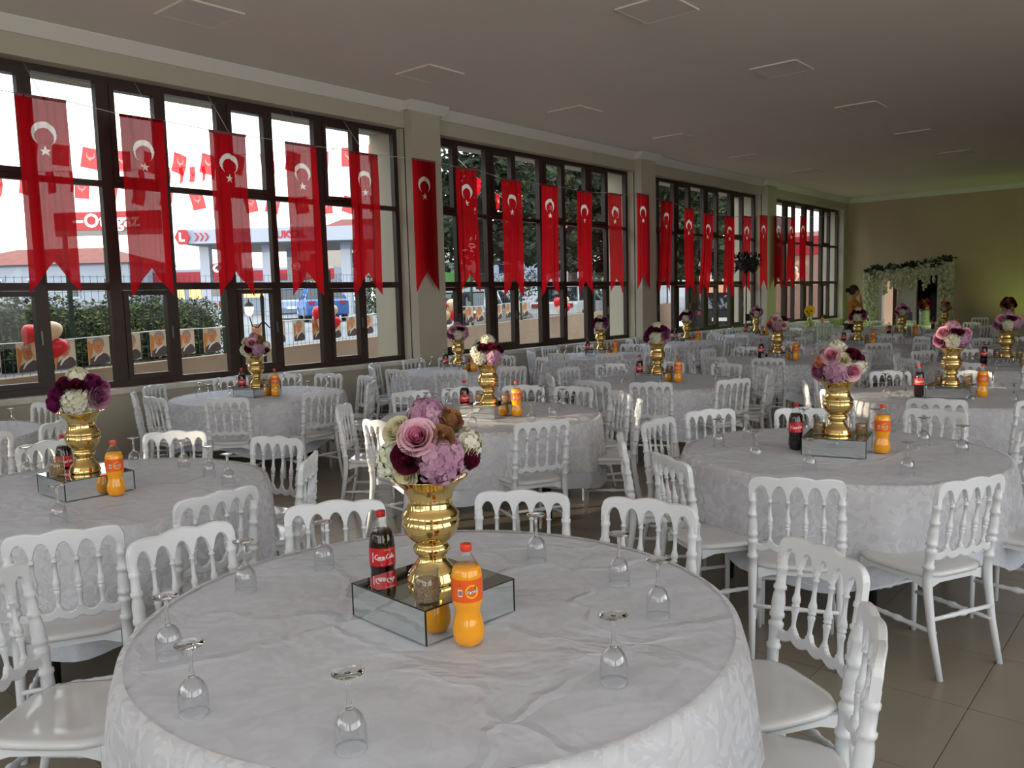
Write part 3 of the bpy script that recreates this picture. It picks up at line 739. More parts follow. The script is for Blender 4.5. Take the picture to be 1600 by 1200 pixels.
# each variant: (kind, u right, w up, size) on the visible side of the dome, unit = dome radius
VAR = {
 'A': [('hyd_mauve', .02, .95, 1.15), ('rose_pink', -.20, .33, 1.2), ('ran_tan', .28, .30, 1.0), ('ran_burg', -.42, -.18, 1.25), ('hyd_mauve', .28, -.28, 1.45), ('hyd_green', -.85, -.38, 1.05), ('rose_cream', -.46, -.62, .9), ('hyd_cream', .92, .0, 1.0), ('ran_burg', .84, -.30, 1.1), ('ran_tan', .48, .70, 1.0), ('rose_cream', -.62, .48, .95), ('dkleaf', .80, .22, .9)],
 'B': [('hyd_cream', .0, .85, 1.2), ('ran_purple', .45, .45, 1.3), ('ran_burg', -.05, .35, 1.1), ('hyd_cream', -.15, -.35, 1.4), ('rose_mauve', .62, -.22, 1.35), ('ran_purple', -.70, .0, 1.2), ('ran_purple', -.82, -.45, 1.2), ('rose_mauve', .75, .25, 1.0), ('ran_burg', -.45, .45, 1.1), ('dkleaf', -.35, .55, .9), ('hyd_cream', .35, -.65, .9)],
 'C': [('hyd_cream', .05, .95, 1.15), ('ran_burg', -.25, .30, 1.1), ('ran_red', .25, .35, 1.1), ('hyd_cream', -.50, -.35, 1.25), ('hyd_mauve', .40, -.35, 1.4), ('ran_burg', .72, .2, 1.0), ('hyd_green', -.75, .05, 1.0), ('dkleaf', -.95, .1, 1.3), ('dkleaf', .85, .45, 1.1), ('dkleaf', -.5, .62, 1.0)],
 'D': [('hyd_cream', -.10, .90, 1.2), ('rose_pink', -.25, .42, 1.25), ('ran_burg', .55, .45, 1.2), ('rose_cream', .20, .25, .9), ('hyd_mauve', -.10, -.35, 1.45), ('rose_pink', .52, -.35, 1.25), ('rose_mauve', -.75, -.42, 1.15), ('ran_peach', -.68, .12, 1.0), ('hyd_cream', .85, -.10, 1.1), ('ran_purple', .80, .25, .9), ('ran_tan', -.50, .55, .8)],
 'E': [('hyd_mauve', .0, .85, 1.3), ('rose_pink', -.45, .30, 1.3), ('ran_burg', .40, .25, 1.1), ('hyd_cream', .05, -.32, 1.4), ('rose_mauve', -.70, -.30, 1.3), ('hyd_mauve', .72, -.20, 1.35), ('ran_purple', -.35, -.55, 1.0), ('ran_burg', .05, .40, 1.0), ('rose_pink', .78, .28, 1.0)],
 'S': [('sunflower', -.25, .55, 1.6), ('sunflower', .35, .62, 1.6), ('sunflower', -.4, -.15, 1.7), ('sunflower', .30, .0, 1.7), ('sunflower', .0, .95, 1.5), ('leaf', .6, -.5, 1.1), ('leaf', -.7, -.4, 1.1), ('hyd_green', .05, -.6, 1.0)],
 'F': [('ran_burg', -.3, .7, 1.3), ('ran_red', .35, .65, 1.3), ('ran_tan', 0, .3, 1.3), ('ran_burg', .6, .1, 1.3), ('ran_red', -.65, .1, 1.3), ('ran_peach', .25, -.35, 1.3), ('ran_burg', -.3, -.35, 1.3), ('ran_tan', -.8, -.4, 1.2), ('ran_burg', .8, -.4, 1.2), ('dkleaf', -.6, .5, 1), ('dkleaf', .1, -.6, 1)],
 'G': [('ran_peach', -.2, .7, 1.4), ('ran_red', .4, .5, 1.2), ('rose_cream', -.45, .1, 1.3), ('ran_peach', .3, -.1, 1.3), ('hyd_cream', -.1, -.5, 1.2), ('ran_peach', .75, -.35, 1.2), ('rose_cream', -.8, -.3, 1.1)]}
def bouquet(var, loc, label, R=.122, back=True, fs=1.0):
    rz = atan2(loc[1], loc[0])-pi/2
    t = thing('bouquet', label, 'bouquet', loc, rz, 'flower arrangements')
    items = list(VAR[var]); hz = .118
    base = MB().lathe([(.02, -.035), (.055, -.02), (.075, .01), (.092, .06), (.080, .12), (.02, .17)], 12).obj('foliage_base', M_DKLEAF, t)
    rr = random.Random(len(label))
    bk = [(it[0], rr.uniform(-.75, .75), rr.uniform(-.5, .8), it[2], -1) for it in items[:7]] if back else []
    for it in [i+(1,) for i in items]+bk:
        k, u, w, sz, sd_ = it
        l = hypot(u, w); 
        if l > .98: u, w = u/l*.98, w/l*.98
        d = sqrt(max(0, 1-u*u-w*w))*sd_
        n = Vector((u, -d, w*.85+.25)).normalized()
        pos = Vector((u*R*1.08, -d*R, hz+w*R*.84))+n*(-.016*sz if k.startswith('hyd') else (-.03 if 'leaf' in k else .012))
        o = link(FNAME[k], flowers[k], t); o.location = pos; o.scale = (sz*.92*fs,)*3
        o.rotation_euler = n.to_track_quat('Z', 'Y').to_euler()
    return t
# ------------------------------------------------------------------ the dining tables
HRS = ['twelve', 'one', 'two', 'three', 'four', 'five', 'six', 'seven', 'eight', 'nine', 'ten', 'eleven']
def hour(t, p, used):
    # clock position round table centre t as the camera sees it: six is nearest the camera
    f = Vector((t[0], t[1])).normalized(); r = Vector((f.y, -f.x)); d = Vector((p[0]-t[0], p[1]-t[1]))
    a = math.degrees(atan2(d.dot(r), d.dot(f))) % 360
    h = round(a/30) % 12
    for k in (0, 1, -1, 2, -2, 3, -3, 4, -4):
        if (h+k) % 12 not in used: used.add((h+k) % 12); return HRS[(h+k) % 12]
    return HRS[h]
RG = [i*36 for i in range(10)]
TB = [ # name, x, y, chair angles, variant, box rot, lod
 ('nearest', -1.76, 1.68, [(-2.88, .80, 40), (-2.91, 1.46, 0), (-2.77, 2.07, -36), (-2.24, 2.66, -62), (-1.71, 2.83, -84), (-.92, 2.60, -122), (-.60, 2.06, -158)], 'A', -4, 0),
 ('second-row right-column', -1.66, 4.85, [(-1.39, 3.54, 112), (-.77, 3.96, 154), (-2.11, 3.66, 56), (-2.67, 4.07), (-2.83, 4.76), (-2.75, 5.35), (-2.21, 5.75), (-1.43, 6.08), (-.44, 4.75), (-.75, 5.65)], 'D', 12, 0),
 ('third-row right-column', -1.74, 7.88, [-160, -122, -82, -48, -12, 22, 58, 95, 130, 168], 'E', 4, 1),
 ('fourth-row right-column', -1.90, 11.25, [a+8 for a in RG], 'E', 0, 1),
 ('fifth-row right-column', -1.85, 14.4, [-150, 180, 150, 115], 'D', 5, 1),
 ('front-row middle-column', -4.44, 1.77, [(-3.27, 1.19, 153), (-3.35, 1.88, 182), (-3.74, 2.66, -137), (-4.45, 2.92, -76), (-5.27, 2.67, -43), (-5.63, 2.0, 8)], 'B', 0, 0),
 ('second-row middle-column', -4.48, 4.94, [-139, -88, -31, 30, 62, 92, 117, 145, 170], 'C', 8, 0),
 ('third-row middle-column', -4.64, 7.87, [-178, -134, -92, -63, -23, 12, 45, 79, 115, 150], 'B', -5, 0),
 ('fourth-row middle-column', -4.64, 11.1, [-145, -109, -73, -36, 0, 36, 72, 104, 136, 170], 'D', 3, 1),
 ('fifth-row middle-column', -4.62, 14.4, [a+14 for a in RG], 'B', 0, 1),
 ('sixth-row middle-column', -4.75, 17.4, [a+25 for a in RG], 'E', 7, 1),
 ('seventh-row middle-column', -4.72, 20.6, [a+3 for a in RG], 'G', 0, 1),
 ('front-row window-column', -7.60, 1.75, [36, 75, 110, 146, 5], None, 0, 0),
 ('second-row window-column', -7.66, 4.82, [-148, -112, -84, -46, -4, 38, 72, 106, 133, 164], 'A', 5, 0),
 ('third-row window-column', -7.72, 7.92, [-149, -86, -51, -13, 24, 60, 101, 140, 174, -118], 'E', 0, 0),
 ('fourth-row window-column', -7.50, 10.95, [-160, -122, -88, -50, -14, 24, 62, 99, 136, 172], 'B', 6, 1),
 ('fifth-row window-column', -7.85, 14.4, [a+18 for a in RG], 'B', 0, 1),
 ('sixth-row window-column', -7.75, 17.35, [a+31 for a in RG], 'E', -6, 1)]
BQ = {'A': 'mauve hydrangeas, pink rose and burgundy ranunculus', 'B': 'cream hydrangeas with purple blooms', 'C': 'dark red blooms, cream hydrangeas and leafy sprigs', 'D': 'pink roses, mauve and cream hydrangeas', 'E': 'mauve and pink blooms round a cream hydrangea', 'G': 'peach and red blooms'}
def add_chair(t, ang, nm, used, hi, r=None):
    if isinstance(ang, tuple): bx_, by_ = ang[:2]
    else:
        a = radians(ang); r = r or 1.215; bx_, by_ = t[0]+r*cos(a), t[1]+r*sin(a)
    bx_ = max(bx_, -8.78)
    j = rnd.uniform(-.10, .10)
    f = atan2(t[1]-by_, t[0]-bx_)+j
    if isinstance(ang, tuple) and len(ang) == 3: f = radians(ang[2])
    rz = f-pi/2
    px_, py_ = bx_+.265*cos(f), by_+.265*sin(f)
    h = hour(t, (bx_, by_), used)
    lab = 'white spindle-back chair in the %s o\'clock seat of the %s table' % (h, nm)
    if hi:
        c = thing('spindle_back_chair', lab, 'chair', (px_, py_, 0), rz, 'white spindle-back chairs round the tables')
        for n, me in chair_hi: link(n, me, c)
    else:
        c = tag(link('spindle_back_chair', chair_lo, None, (px_, py_, 0), rz), lab, 'chair', 'white spindle-back chairs round the tables')
    return c
FRONT_GL = [(-2.40, 1.42), (-2.38, 1.72), (-2.11, 1.01), (-1.76, .89), (-1.35, 1.02), (-1.82, 2.23), (-1.45, 2.20), (-1.21, 2.04), (-1.08, 1.61)]
def wine_glass(x, y, lab, hi, rz):
    if hi:
        g = thing('wine_glass', lab, 'glass', (x, y, .7645), rz, 'upturned wine glasses on the tables')
        link('bowl', bowl_me, g); link('stem', stem_me, g); link('foot', foot_me, g)
    else: tag(link('wine_glass', glass_lo, None, (x, y, .7645), rz), lab, 'glass', 'upturned wine glasses on the tables')
def plinth(loc, rz, lab):
    t = thing('mirrored_box', lab, 'stand', loc, rz, 'mirrored centrepiece boxes')
    for k in range(4):
        o = link('side_panel', mirror_side, t); a = k*pi/2; o.location = (.170*sin(a), -.170*cos(a), .049); o.rotation_euler = (0, 0, a)
    o = link('top_panel', mirror_top, t); o.location = (0, 0, .0985); link('edging', box_edge, t)
for ti, (nm, tx, ty, angs, var, brot, lod) in enumerate(TB):
    t = (tx, ty)
    tb = thing('round_table', 'round folding table with dark legs under the cloth of the %s place' % nm, 'table', (tx, ty, 0), rnd.uniform(0, 6), 'round dining tables')
    link('tabletop', top_me, tb)
    for k in range(4): o = link('leg', leg_me, tb); o.rotation_euler = (0, 0, k*pi/2+.3)
    cm, lm = cloths[ti % 4]
    tc_ = thing('tablecloth', 'white damask cloth draped over the %s round table' % nm, 'tablecloth', (tx, ty, 0), rnd.uniform(0, 6), 'white tablecloths')
    link('cloth', cm, tc_); link('lace_overlay', lm, tc_)
    used = set()
    hi = lod == 0 or ty < 9
    for a in angs: add_chair(t, a, nm, used, hi)
    ug = set()
    if nm == 'nearest': gp = FRONT_GL
    else:
        ph = rnd.uniform(0, 36); gp = []
        for k in range(9 if ti % 2 else 10):
            a = radians(ph+36*k+rnd.uniform(-9, 9)); r = rnd.uniform(.55, .72); gp.append((tx+r*cos(a), ty+r*sin(a)))
    for (x, y) in gp:
        wine_glass(x, y, 'upturned stemmed wine glass at %s o\'clock on the %s table' % (hour(t, (x, y), ug), nm), lod == 0 and ty < 6 and tx > -7, rnd.uniform(0, 6))
    if var is None: continue
    fc = atan2(ty, tx)-pi/2     # labels turned towards the aisle where the picture was taken
    br = radians(brot)
    def off(dx, dy): return (tx+dx*cos(br)-dy*sin(br), ty+dx*sin(br)+dy*cos(br))
    plinth((tx, ty-.02, .7645), br, 'mirrored square box under the gold vase on the %s table' % nm)
    tag(link('gold_vase', vase_me if lod == 0 else vase_lo, None, (tx, ty-.02, .865)), 'shiny gold baluster vase standing on the mirrored box of the %s table' % nm, 'vase', 'gold vases')
    bouquet(var, (tx, ty-.02, 1.165), 'bouquet of %s on the %s table' % (BQ[var], nm))
    cx, cy = off(-.235, -.03) if nm != 'third-row right-column' else off(-.22, -.2)
    bottle('c', (cx, cy, .7645), fc+.25, 'cola bottle with red label beside the mirrored box on the %s table' % nm)
    if nm == 'nearest': cx, cy = -1.525, 1.565
    else: cx, cy = off(.232, .03)
    bottle('f', (cx, cy, .7645), fc-.15, 'orange soda bottle beside the mirrored box on the %s table' % nm)
    js = [(.118, -.118)] if nm == 'nearest' else ([(-.03, -.125)] if 'front' in nm else [(-.105, .02), (.12, .06)])
    for q, (dx, dy) in enumerate(js):
        x, y = off(dx, dy-.02)
        j = thing('nut_jar', ('%sglass tumbler of brown nuts on the mirrored box of the %s table' % ('' if len(js) == 1 else ('left ', 'right ')[q], nm)), 'jar', (x, y, .866), 0, 'nut tumblers on the mirrored boxes')
        link('glass', jar_glass, j); link('nuts', jar_fill, j)
# ------------------------------------------------------------------ far end: flower arch, doorway, head table, person, stand light
M_BROWN = mat('brown_door_wood', (84, 48, 34), .5)
M_PALE = mat('pale_door_panel', (196, 190, 184), .6)
dr = struct(link('door_1', None, None, (0, YE, 0)))
fr = MB()
for x in (DX0, DX1-.08): fr.box2((x, -.03, 0), (x+.08, .2, DZ))
fr.box2((DX0+.08, -.03, DZ-.08), (DX1-.08, .2, DZ)); fr.obj('frame', M_PALE, dr)
MB().box2((-7.56, .0, 0), (-7.46, .12, DZ-.08)).obj('door_post', M_BROWN, dr)
MB().box2((-7.44, .06, 0), (-6.98, .10, DZ-.1)).obj('fixed_panel', M_PALE, dr)
MB().box2((-7.40, .04, .1), (-7.02, .06, 1.0)).obj('lower_panel', mat('grey_blue_panel', (92, 98, 108), .6), dr)
MB().box2((-6.98, .0, 0), (-6.90, .14, DZ-.08)).obj('door_post', M_PALE, dr)
struct(MB().box2((-9.6, 30.4, -.2), (-6.6, 30.6, 2.6)).obj('wall_yard', mat('tan_plaster', (150, 126, 104), .9)))
# dark vestibule behind the open leaf
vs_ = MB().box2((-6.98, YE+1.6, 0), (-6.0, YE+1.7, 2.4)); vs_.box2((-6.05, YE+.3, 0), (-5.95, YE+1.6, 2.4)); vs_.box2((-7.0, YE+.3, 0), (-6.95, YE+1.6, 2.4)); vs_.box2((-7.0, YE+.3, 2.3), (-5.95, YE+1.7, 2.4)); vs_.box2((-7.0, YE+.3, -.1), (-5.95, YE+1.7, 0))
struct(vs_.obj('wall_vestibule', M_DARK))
m = MB().lathe([(.02, 0), (.34, 0), (.33, .5), (.30, 1.0), (.33, 1.35), (.30, 1.50), (.14, 1.60), (.09, 1.68), (.10, 1.76), (.02, 1.80)], 18)
m.v = [(x, y*.6, z) for x, y, z in m.v]
tag(m.obj('draped_stand', M_DARK, None, (-6.45, YE+.75, 0)), 'black cloth-covered figure-like stand before the open doorway', 'stand')
# arch
M_WIST = mat('white_blossom', (206, 208, 176), .8, noise=(40, .2)); 
ar = thing('flower_arch', 'white blossom arch with hanging strands and dark leaves at the end wall', 'flower arch', (-6.95, 26.15, 0))
def blossom_column(x0, x1, z0, z1, n, sz, rr, y0=-.06, y1=.12):
    m = MB()
    for k in range(n):
        p = Vector((rr.uniform(x0, x1), rr.uniform(y0, y1), rr.uniform(z0, z1)))
        Q = Matrix.Translation(p) @ Matrix.Rotation(rr.uniform(0, 6.28), 4, 'Z') @ Matrix.Rotation(rr.uniform(-1, 1), 4, 'X')
        s_ = sz*rr.uniform(.6, 1.2)
        m.add([Q @ Vector(v) for v in ((-s_*.5, 0, -s_), (s_*.5, s_*.2, -s_), (s_*.45, 0, s_), (-s_*.4, s_*.25, s_))], [(0, 1, 2, 3)], False)
    return m
ra = random.Random(11)
for x in (-1.12, .98):
    MB().tube([(x, .03, 0), (x, .03, 2.2)], .025, 8).obj('post', M_WHT, ar)
MB().tube([(-1.12, .03, 2.2), (-.2, .03, 2.3), (.98, .03, 2.42)], .025, 8).obj('beam', M_WHT, ar)
for x0, x1, z1 in ((-1.30, -.92, 2.2), (.78, 1.16, 2.4)):
    m = blossom_column(x0, x1, .05, z1, 1500, .05, ra); m.obj('blossom_column', M_WIST, ar)['kind'] = 'stuff'
for k in range(26):
    x = -.95+k*.069; L = ra.uniform(.25, .75); zt = 2.25+.18*(x+1.1)/2.1
    m = blossom_column(x-.03, x+.03, zt-L, zt, int(110*L)+20, .04, ra, 0, .07); m.obj('blossom_strand', M_WIST, ar)
for k in range(64):
    x = -1.25+k*.038; zt = 2.26+.19*(x+1.1)/2.1
    o = link('leaf_sprig', flowers['dkleaf'], ar); o.location = (x, ra.uniform(-.08, .05), zt+ra.uniform(-.05, .1)); o.scale = (1.5,)*3; o.rotation_euler = (ra.uniform(-1, 1.2), ra.uniform(-1, 1), ra.uniform(0, 6))
# lime tinted light: two LED floor washers and the head table
M_LIMEL = mat('lime_lens', (150, 255, 60), .3, **{'Emission Color': (.55, 1, .12, 1), 'Emission Strength': 6})
def washer(x, y, rz, label, e):
    t = thing('floor_washer', label, 'stage light', (x, y, 0), rz, 'lime floor washers')
    MB().lathe([(.07, .05), (.075, .06), (.075, .24), (.06, .26)], 16).obj('housing', M_DARK, t)
    MB().lathe([(.001, .262), (.062, .262), (.062, .266), (.001, .266)], 16).obj('lens', M_LIMEL, t)
    MB().tube([(-.09, 0, 0), (-.09, 0, .15), (-.075, 0, .15)], .01, 6).obj('bracket', M_DARK, t)
    MB().tube([(.09, 0, 0), (.09, 0, .15), (.075, 0, .15)], .01, 6).obj('bracket', M_DARK, t)
    ld = bpy.data.lights.new('washer_light', 'SPOT'); ld.energy = e; ld.color = (.62, 1, .16); ld.spot_size = radians(120); ld.spot_blend = .9; ld.shadow_soft_size = .06
    lo = bpy.data.objects.new('washer_light', ld); COL.objects.link(lo); lo.parent = t; lo.location = (0, 0, .30); lo.rotation_euler = (radians(160), 0, 0)
washer(-4.0, 25.5, 0, 'small black lime floor light under the far wall, right of the arch', 32)
washer(-8.4, 25.6, 0, 'small black lime floor light by the last window', 9)
t = thing('par_light', 'black lime stage light on a tripod stand at the far right', 'stage light', (-2.75, 22.6, 0), 0)
MB().tube([(0, 0, .1), (0, 0, 2.3)], .016, 8).obj('pole', M_DARK, t)
for k in range(3): MB().tube([(0, 0, .6), (.4*cos(k*2.09), .4*sin(k*2.09), .01)], .012, 6).obj('leg', M_DARK, t)
m = MB().tube([(.10, 0, 2.36), (-.12, 0, 2.30)], [.06, .085], 14); m.obj('lamp_can', M_DARK, t); MB().tube([(-.121, 0, 2.30), (-.128, 0, 2.298)], .07, 14).obj('lens', M_LIMEL, t)
ld = bpy.data.lights.new('par_beam', 'SPOT'); ld.energy = 260; ld.color = (.68, 1, .30); ld.spot_size = radians(85); ld.spot_blend = .8; ld.shadow_soft_size = .08
lo = bpy.data.objects.new('par_beam', ld); COL.objects.link(lo); lo.parent = t; lo.location = (-.15, 0, 2.29); lo.rotation_euler = Vector((1, .12, .30)).to_track_quat('Z', 'Y').to_euler()
# head table: long cloth-covered table
M_LIMECL = cloth_mat('head_table_cloth', (226, 232, 214), .2, 0, (4, .4, .02), 0, (18, .06))
ht = thing('head_table', 'long cloth-covered head table beside the last window', 'table', (-7.35, 21.9, 0))
m = MB(); n = 60; vs = []; fs = []
per = []
for k in range(n*2):
    t = k/(n*2)*8.0
    if t < 3: per.append((-1.5+t, -.4))
    elif t < 4: per.append((1.5, -.4+(t-3)*.8))
    elif t < 7: per.append((1.5-(t-4), .4))
    else: per.append((-1.5, .4-(t-7)*.8))
for j, z in enumerate((.77, .755, .5, .25, .03)):
    for k, (x, y) in enumerate(per):
        e = 1+.0*j; w = .018*sin(k*1.3)*(j/4)
        l = hypot(x, y); vs.append((x+x/l*w+(.01*j if abs(x) > 1.49 else 0)*(1 if x > 0 else -1), y+(w+.012*j)*(1 if y > 0 else -1), z))
N = len(per)
for j in range(4):
    for k in range(N): q = (k+1) % N; fs.append((j*N+k, j*N+q, (j+1)*N+q, (j+1)*N+k))
fs.append(tuple(range(N)))
m.add(vs, fs).obj('cloth', M_LIMECL, ht)
MB().box((0, 0, .74), (2.9, .7, .025)).obj('tabletop', M_DARK, ht)
for x in (-1.3, 1.3):
    for y in (-.28, .28): MB().tube([(x, y, 0), (x, y, .73)], .02, 8).obj('leg', M_METAL, ht)
tag(link('pale_vase', MB().lathe([(r*.8, z) for r, z in VP], 24, caps=False).mesh('pale_vase', mat('pale_gilt', (206, 196, 120), .25, .6)), None, (-8.22, 21.7, .775)), 'slim pale gilt vase holding sunflowers on the head table', 'vase')
bouquet('S', (-8.22, 21.7, 1.07), 'bouquet of yellow sunflowers on the head table by the last window', .11)
bottle('f', (-7.9, 21.75, .776), .3, 'orange soda bottle standing on the long head table')
for k in range(7):
    wine_glass_x = -7.7+k*.27
    o = tag(link('wine_glass', glass_lo, None, (wine_glass_x, 21.75+.1*sin(k*2), .776)), 'upturned wine glass on the head table, %s from the window' % ordn[k], 'glass', 'glasses on the head table')
M_PLATE = mat('white_plate', (236, 236, 230), .2)
pl_me = MB().lathe([(.001, .0), (.06, 0), (.095, .012), (.12, .016), (.12, .019), (.09, .014), (.06, .006), (.001, .006)], 20).mesh('plate', M_PLATE)
for k in range(5): tag(link('plate', pl_me, None, (-7.9+k*.42, 21.62, .776)), 'white plate on the head table, %s from the window' % ordn[k], 'plate', 'plates on the head table')
for k, (x, y, rz) in enumerate([(-8.3, 22.6, pi), (-7.5, 22.62, pi), (-6.9, 22.6, pi), (-6.1, 22.6, pi), (-8.2, 21.05, 0), (-7.5, 21.0, .1), (-6.8, 21.05, 0)]):
    tag(link('spindle_back_chair', chair_lo, None, (x, y, 0), rz), 'white spindle-back chair on the %s side of the head table, %s from the window' % (('wall', 'room')[k > 3], ordn[k if k < 4 else k-4]), 'chair', 'chairs at the head table')
# a second pair of tall arrangements on glass cylinders
for k, (x, y, la) in enumerate([(-5.85, 23.4, 'left'), (-3.95, 23.4, 'right')]):
    t = thing('pedestal_table', 'small round cloth-covered table carrying the %s dark red arrangement' % la, 'table', (x, y, 0), 0, 'pedestal tables at the far end')
    MB().lathe([(.001, .74), (.36, .74), (.375, .72), (.39, .4), (.40, .05)], 40, caps=False, mod=lambda a, z: 1+.03*sin(14*a)*(1-z/.76)).obj('cloth', M_LIMECL, t)
    MB().tube([(0, 0, 0), (0, 0, .73)], .03, 8).obj('pole', M_METAL, t)
    t = thing('glass_cylinder', 'clear glass cylinder under the %s dark red flowers at the far end' % la, 'vase', (x, y, .741), 0, 'glass cylinders')
    MB().lathe([(.13, 0), (.135, .01), (.135, .42), (.128, .42), (.128, .015), (.001, .015)], 24, caps=False).obj('glass', M_WINE, t)
    MB().lathe([(.001, .02), (.12, .02), (.12, .36), (.001, .38)], 16, mod=lambda a, z: 1+.06*sin(9*a+z*30)).obj('filling', M_LIMECL, t)
    bouquet('F', (x, y, 1.165), 'rounded dark red and tan bouquet on the %s glass cylinder' % la, .15, True, 1.45)
for k, x in enumerate((-4.9, -4.3, -3.7, -3.1)):
    tag(link('spindle_back_chair', chair_lo, None, (x, 24.9, 0), pi+.1*sin(k*3)), 'white spindle-back chair in the row along the end wall, %s from the arch' % ordn[k], 'chair', 'chairs along the end wall')
# moving-head light on a stand by the third window
sl = thing('light_stand', 'tall black stand with a feathery dark lamp head by the third window bay', 'stage light', (-8.50, 18.45, 0))
MB().tube([(0, 0, .12), (0, 0, 2.25)], .017, 8).obj('pole', M_DARK, sl)
for k in range(3): MB().tube([(0, 0, .55), (.42*cos(k*2.09), .42*sin(k*2.09), .01)], .012, 6).obj('leg', M_DARK, sl)
hm = MB().box((0, 0, 2.36), (.34, .44, .22)); hm.sphere((.0, 0, 2.36), .2, 12, 8, (.8, 1.25, .8)); hd = hm.obj('head', M_DARK, sl)
fe = blossom_column(-.25, .25, 2.2, 2.62, 160, .06, ra, -.33, .33); fe.obj('fringe', M_DARK, hd)
MB().box((.02, .08, 1.12), (.10, .12, .16)).obj('control_box', M_DARK, sl)
# ------------------------------------------------------------------ people
M_SKIN = mat('skin', (196, 140, 108), .6); M_HAIR = mat('dark_hair', (40, 26, 18), .6); M_MUST = mat('mustard_fabric', (172, 116, 36), .8, noise=(30, .12))
M_JEAN = mat('dark_trousers', (30, 34, 46), .85); M_SHOE = mat('dark_shoes', (24, 22, 22), .6)
def skin_mesh(name, pts, edges, mt, parent, root=0, lv=2):
    me = bpy.data.meshes.new(name); me.from_pydata([p[:3] for p in pts], edges, [])
    o = link(name, me, parent); md = o.modifiers.new('skin', 'SKIN')
    sv_ = me.skin_vertices[0].data
    for i, p in enumerate(pts):
        r = p[3]; sv_[i].radius = r if isinstance(r, tuple) else (r, r); sv_[i].use_root = (i == root)
    md.use_smooth_shade = True
    sb = o.modifiers.new('sub', 'SUBSURF'); sb.levels = lv; sb.render_levels = lv
    me.materials.append(mt); return o
def person(loc, rz, label, top, trou, hair, bun, raise_r):
    t = thing('person', label, 'person', loc, rz)
    # facing +y; x to the person's right
    P = [(0, 0, .95, (.15, .10)), (0, .01, 1.12, (.125, .09)), (0, 0, 1.30, (.15, .10)), (0, -.01, 1.42, (.13, .085)), (0, 0, 1.50, .055), (0, .02, 1.57, .055)]
    Eg = [(0, 1), (1, 2), (2, 3), (3, 4), (4, 5)]
    def add(par, *q):
        P.append(q); Eg.append((par, len(P)-1)); return len(P)-1
    for s in (-1, 1):
        h = add(0, s*.10, 0, .90, .095); k = add(h, s*.11, .03, .50, .06); c = add(k, s*.11, .0, .32, .055); a = add(c, s*.115, -.02, .09, .036); add(a, s*.125, .12, .035, .032)
    hands = []
    for s in (-1, 1):
        sh = add(3, s*.185, 0, 1.41, .052)
        if s > 0 and raise_r: el = add(sh, .22, .13, 1.18, .042); wr = add(el, .075, .145, 1.46, .028); hands.append((wr, Vector((-.25, -.12, 1))))
        else: el = add(sh, s*.26, -.02, 1.13, .042); wr = add(el, s*.25, .10, .90, .028); hands.append((wr, Vector((0, .25, -1))))
    body = skin_mesh('body', P, Eg, M_SKIN, t, 0, 2)
    for wr, dv in hands:
        w = Vector(P[wr][:3]); dv = dv.normalized(); sd_ = dv.cross(Vector((0, 1, 0))).normalized()
        HP = [(*w, .026), (*(w+dv*.05), (.036, .018))]; HE = [(0, 1)]
        for k, (of, L) in enumerate(((-.03, .065), (-.010, .075), (.010, .072), (.030, .058))):
            b0 = w+dv*.085+sd_*of; HP.append((*b0, .010)); HE.append((1, len(HP)-1)); b1 = b0+dv*L*.5; HP.append((*b1, .009)); HE.append((len(HP)-2, len(HP)-1)); HP.append((*(b1+dv*L*.45+Vector((0, .015, 0))), .0075)); HE.append((len(HP)-2, len(HP)-1))
        HP.append((*(w+dv*.03+sd_*.045), .011)); HE.append((0, len(HP)-1)); HP.append((*(w+dv*.065+sd_*.06), .009)); HE.append((len(HP)-2, len(HP)-1))
        skin_mesh('hand', HP, HE, M_SKIN, t, 0, 1)
    hd = MB().sphere((0, .03, 1.665), .105, 16, 12, (.80, .95, 1.15)); hd.sphere((0, .125, 1.655), .018, 8, 6, (.8, 1, 1.5))
    for s in (-1, 1): hd.sphere((s*.086, .03, 1.66), .024, 8, 6, (.5, 1, 1.4))
    H_ = hd.obj('head', M_SKIN, t)
    for s in (-1, 1): MB().sphere((s*.034, .118, 1.685), .012, 8, 6).obj('eye', M_DARK, H_)
    MB().sphere((0, .122, 1.605), .022, 8, 6, (1, .4, .35)).obj('mouth', mat('lips', (150, 80, 74), .5), H_)
    hr = MB().sphere((0, .0, 1.70), .115, 16, 10, (.88, .98, 1.05))
    if bun: hr.sphere((0, -.135, 1.70), .05, 10, 8)
    hr.obj('hair', hair, t)
    TP = [(0, 0, .93, (.165, .115)), (0, .01, 1.12, (.14, .105)), (0, 0, 1.30, (.165, .115)), (0, -.01, 1.43, (.135, .09))]; TE = [(0, 1), (1, 2), (2, 3)]
    for s in (-1, 1):
        TP.append((s*.19, 0, 1.415, .066)); TE.append((3, len(TP)-1)); a = len(TP)-1
        if s > 0 and raise_r: TP.append((.235, .115, 1.21, .056))
        else: TP.append((s*.25, -.015, 1.20, .056))
        TE.append((a, len(TP)-1))
    skin_mesh('top', TP, TE, top, t, 0, 2)
    LP = [(0, 0, .96, (.165, .118))]; LE = []
    for s in (-1, 1):
        b0 = 0
        for q in ((s*.10, 0, .86, .108), (s*.112, .03, .50, .075), (s*.114, 0, .30, .066), (s*.116, -.015, .10, .055)):
            LP.append(q); LE.append((b0, len(LP)-1)); b0 = len(LP)-1
    skin_mesh('trousers', LP, LE, trou, t, 0, 2)
    for s in (-1, 1): MB().sphere((s*.122, .05, .042), .05, 10, 8, (.85, 2.4, .84)).obj('shoe', M_SHOE, t)
    return t
person((-6.30, 19.25, 0), -.95, 'person in a mustard top with dark hair in a bun, hand at the face', M_MUST, M_JEAN, M_HAIR, True, True)
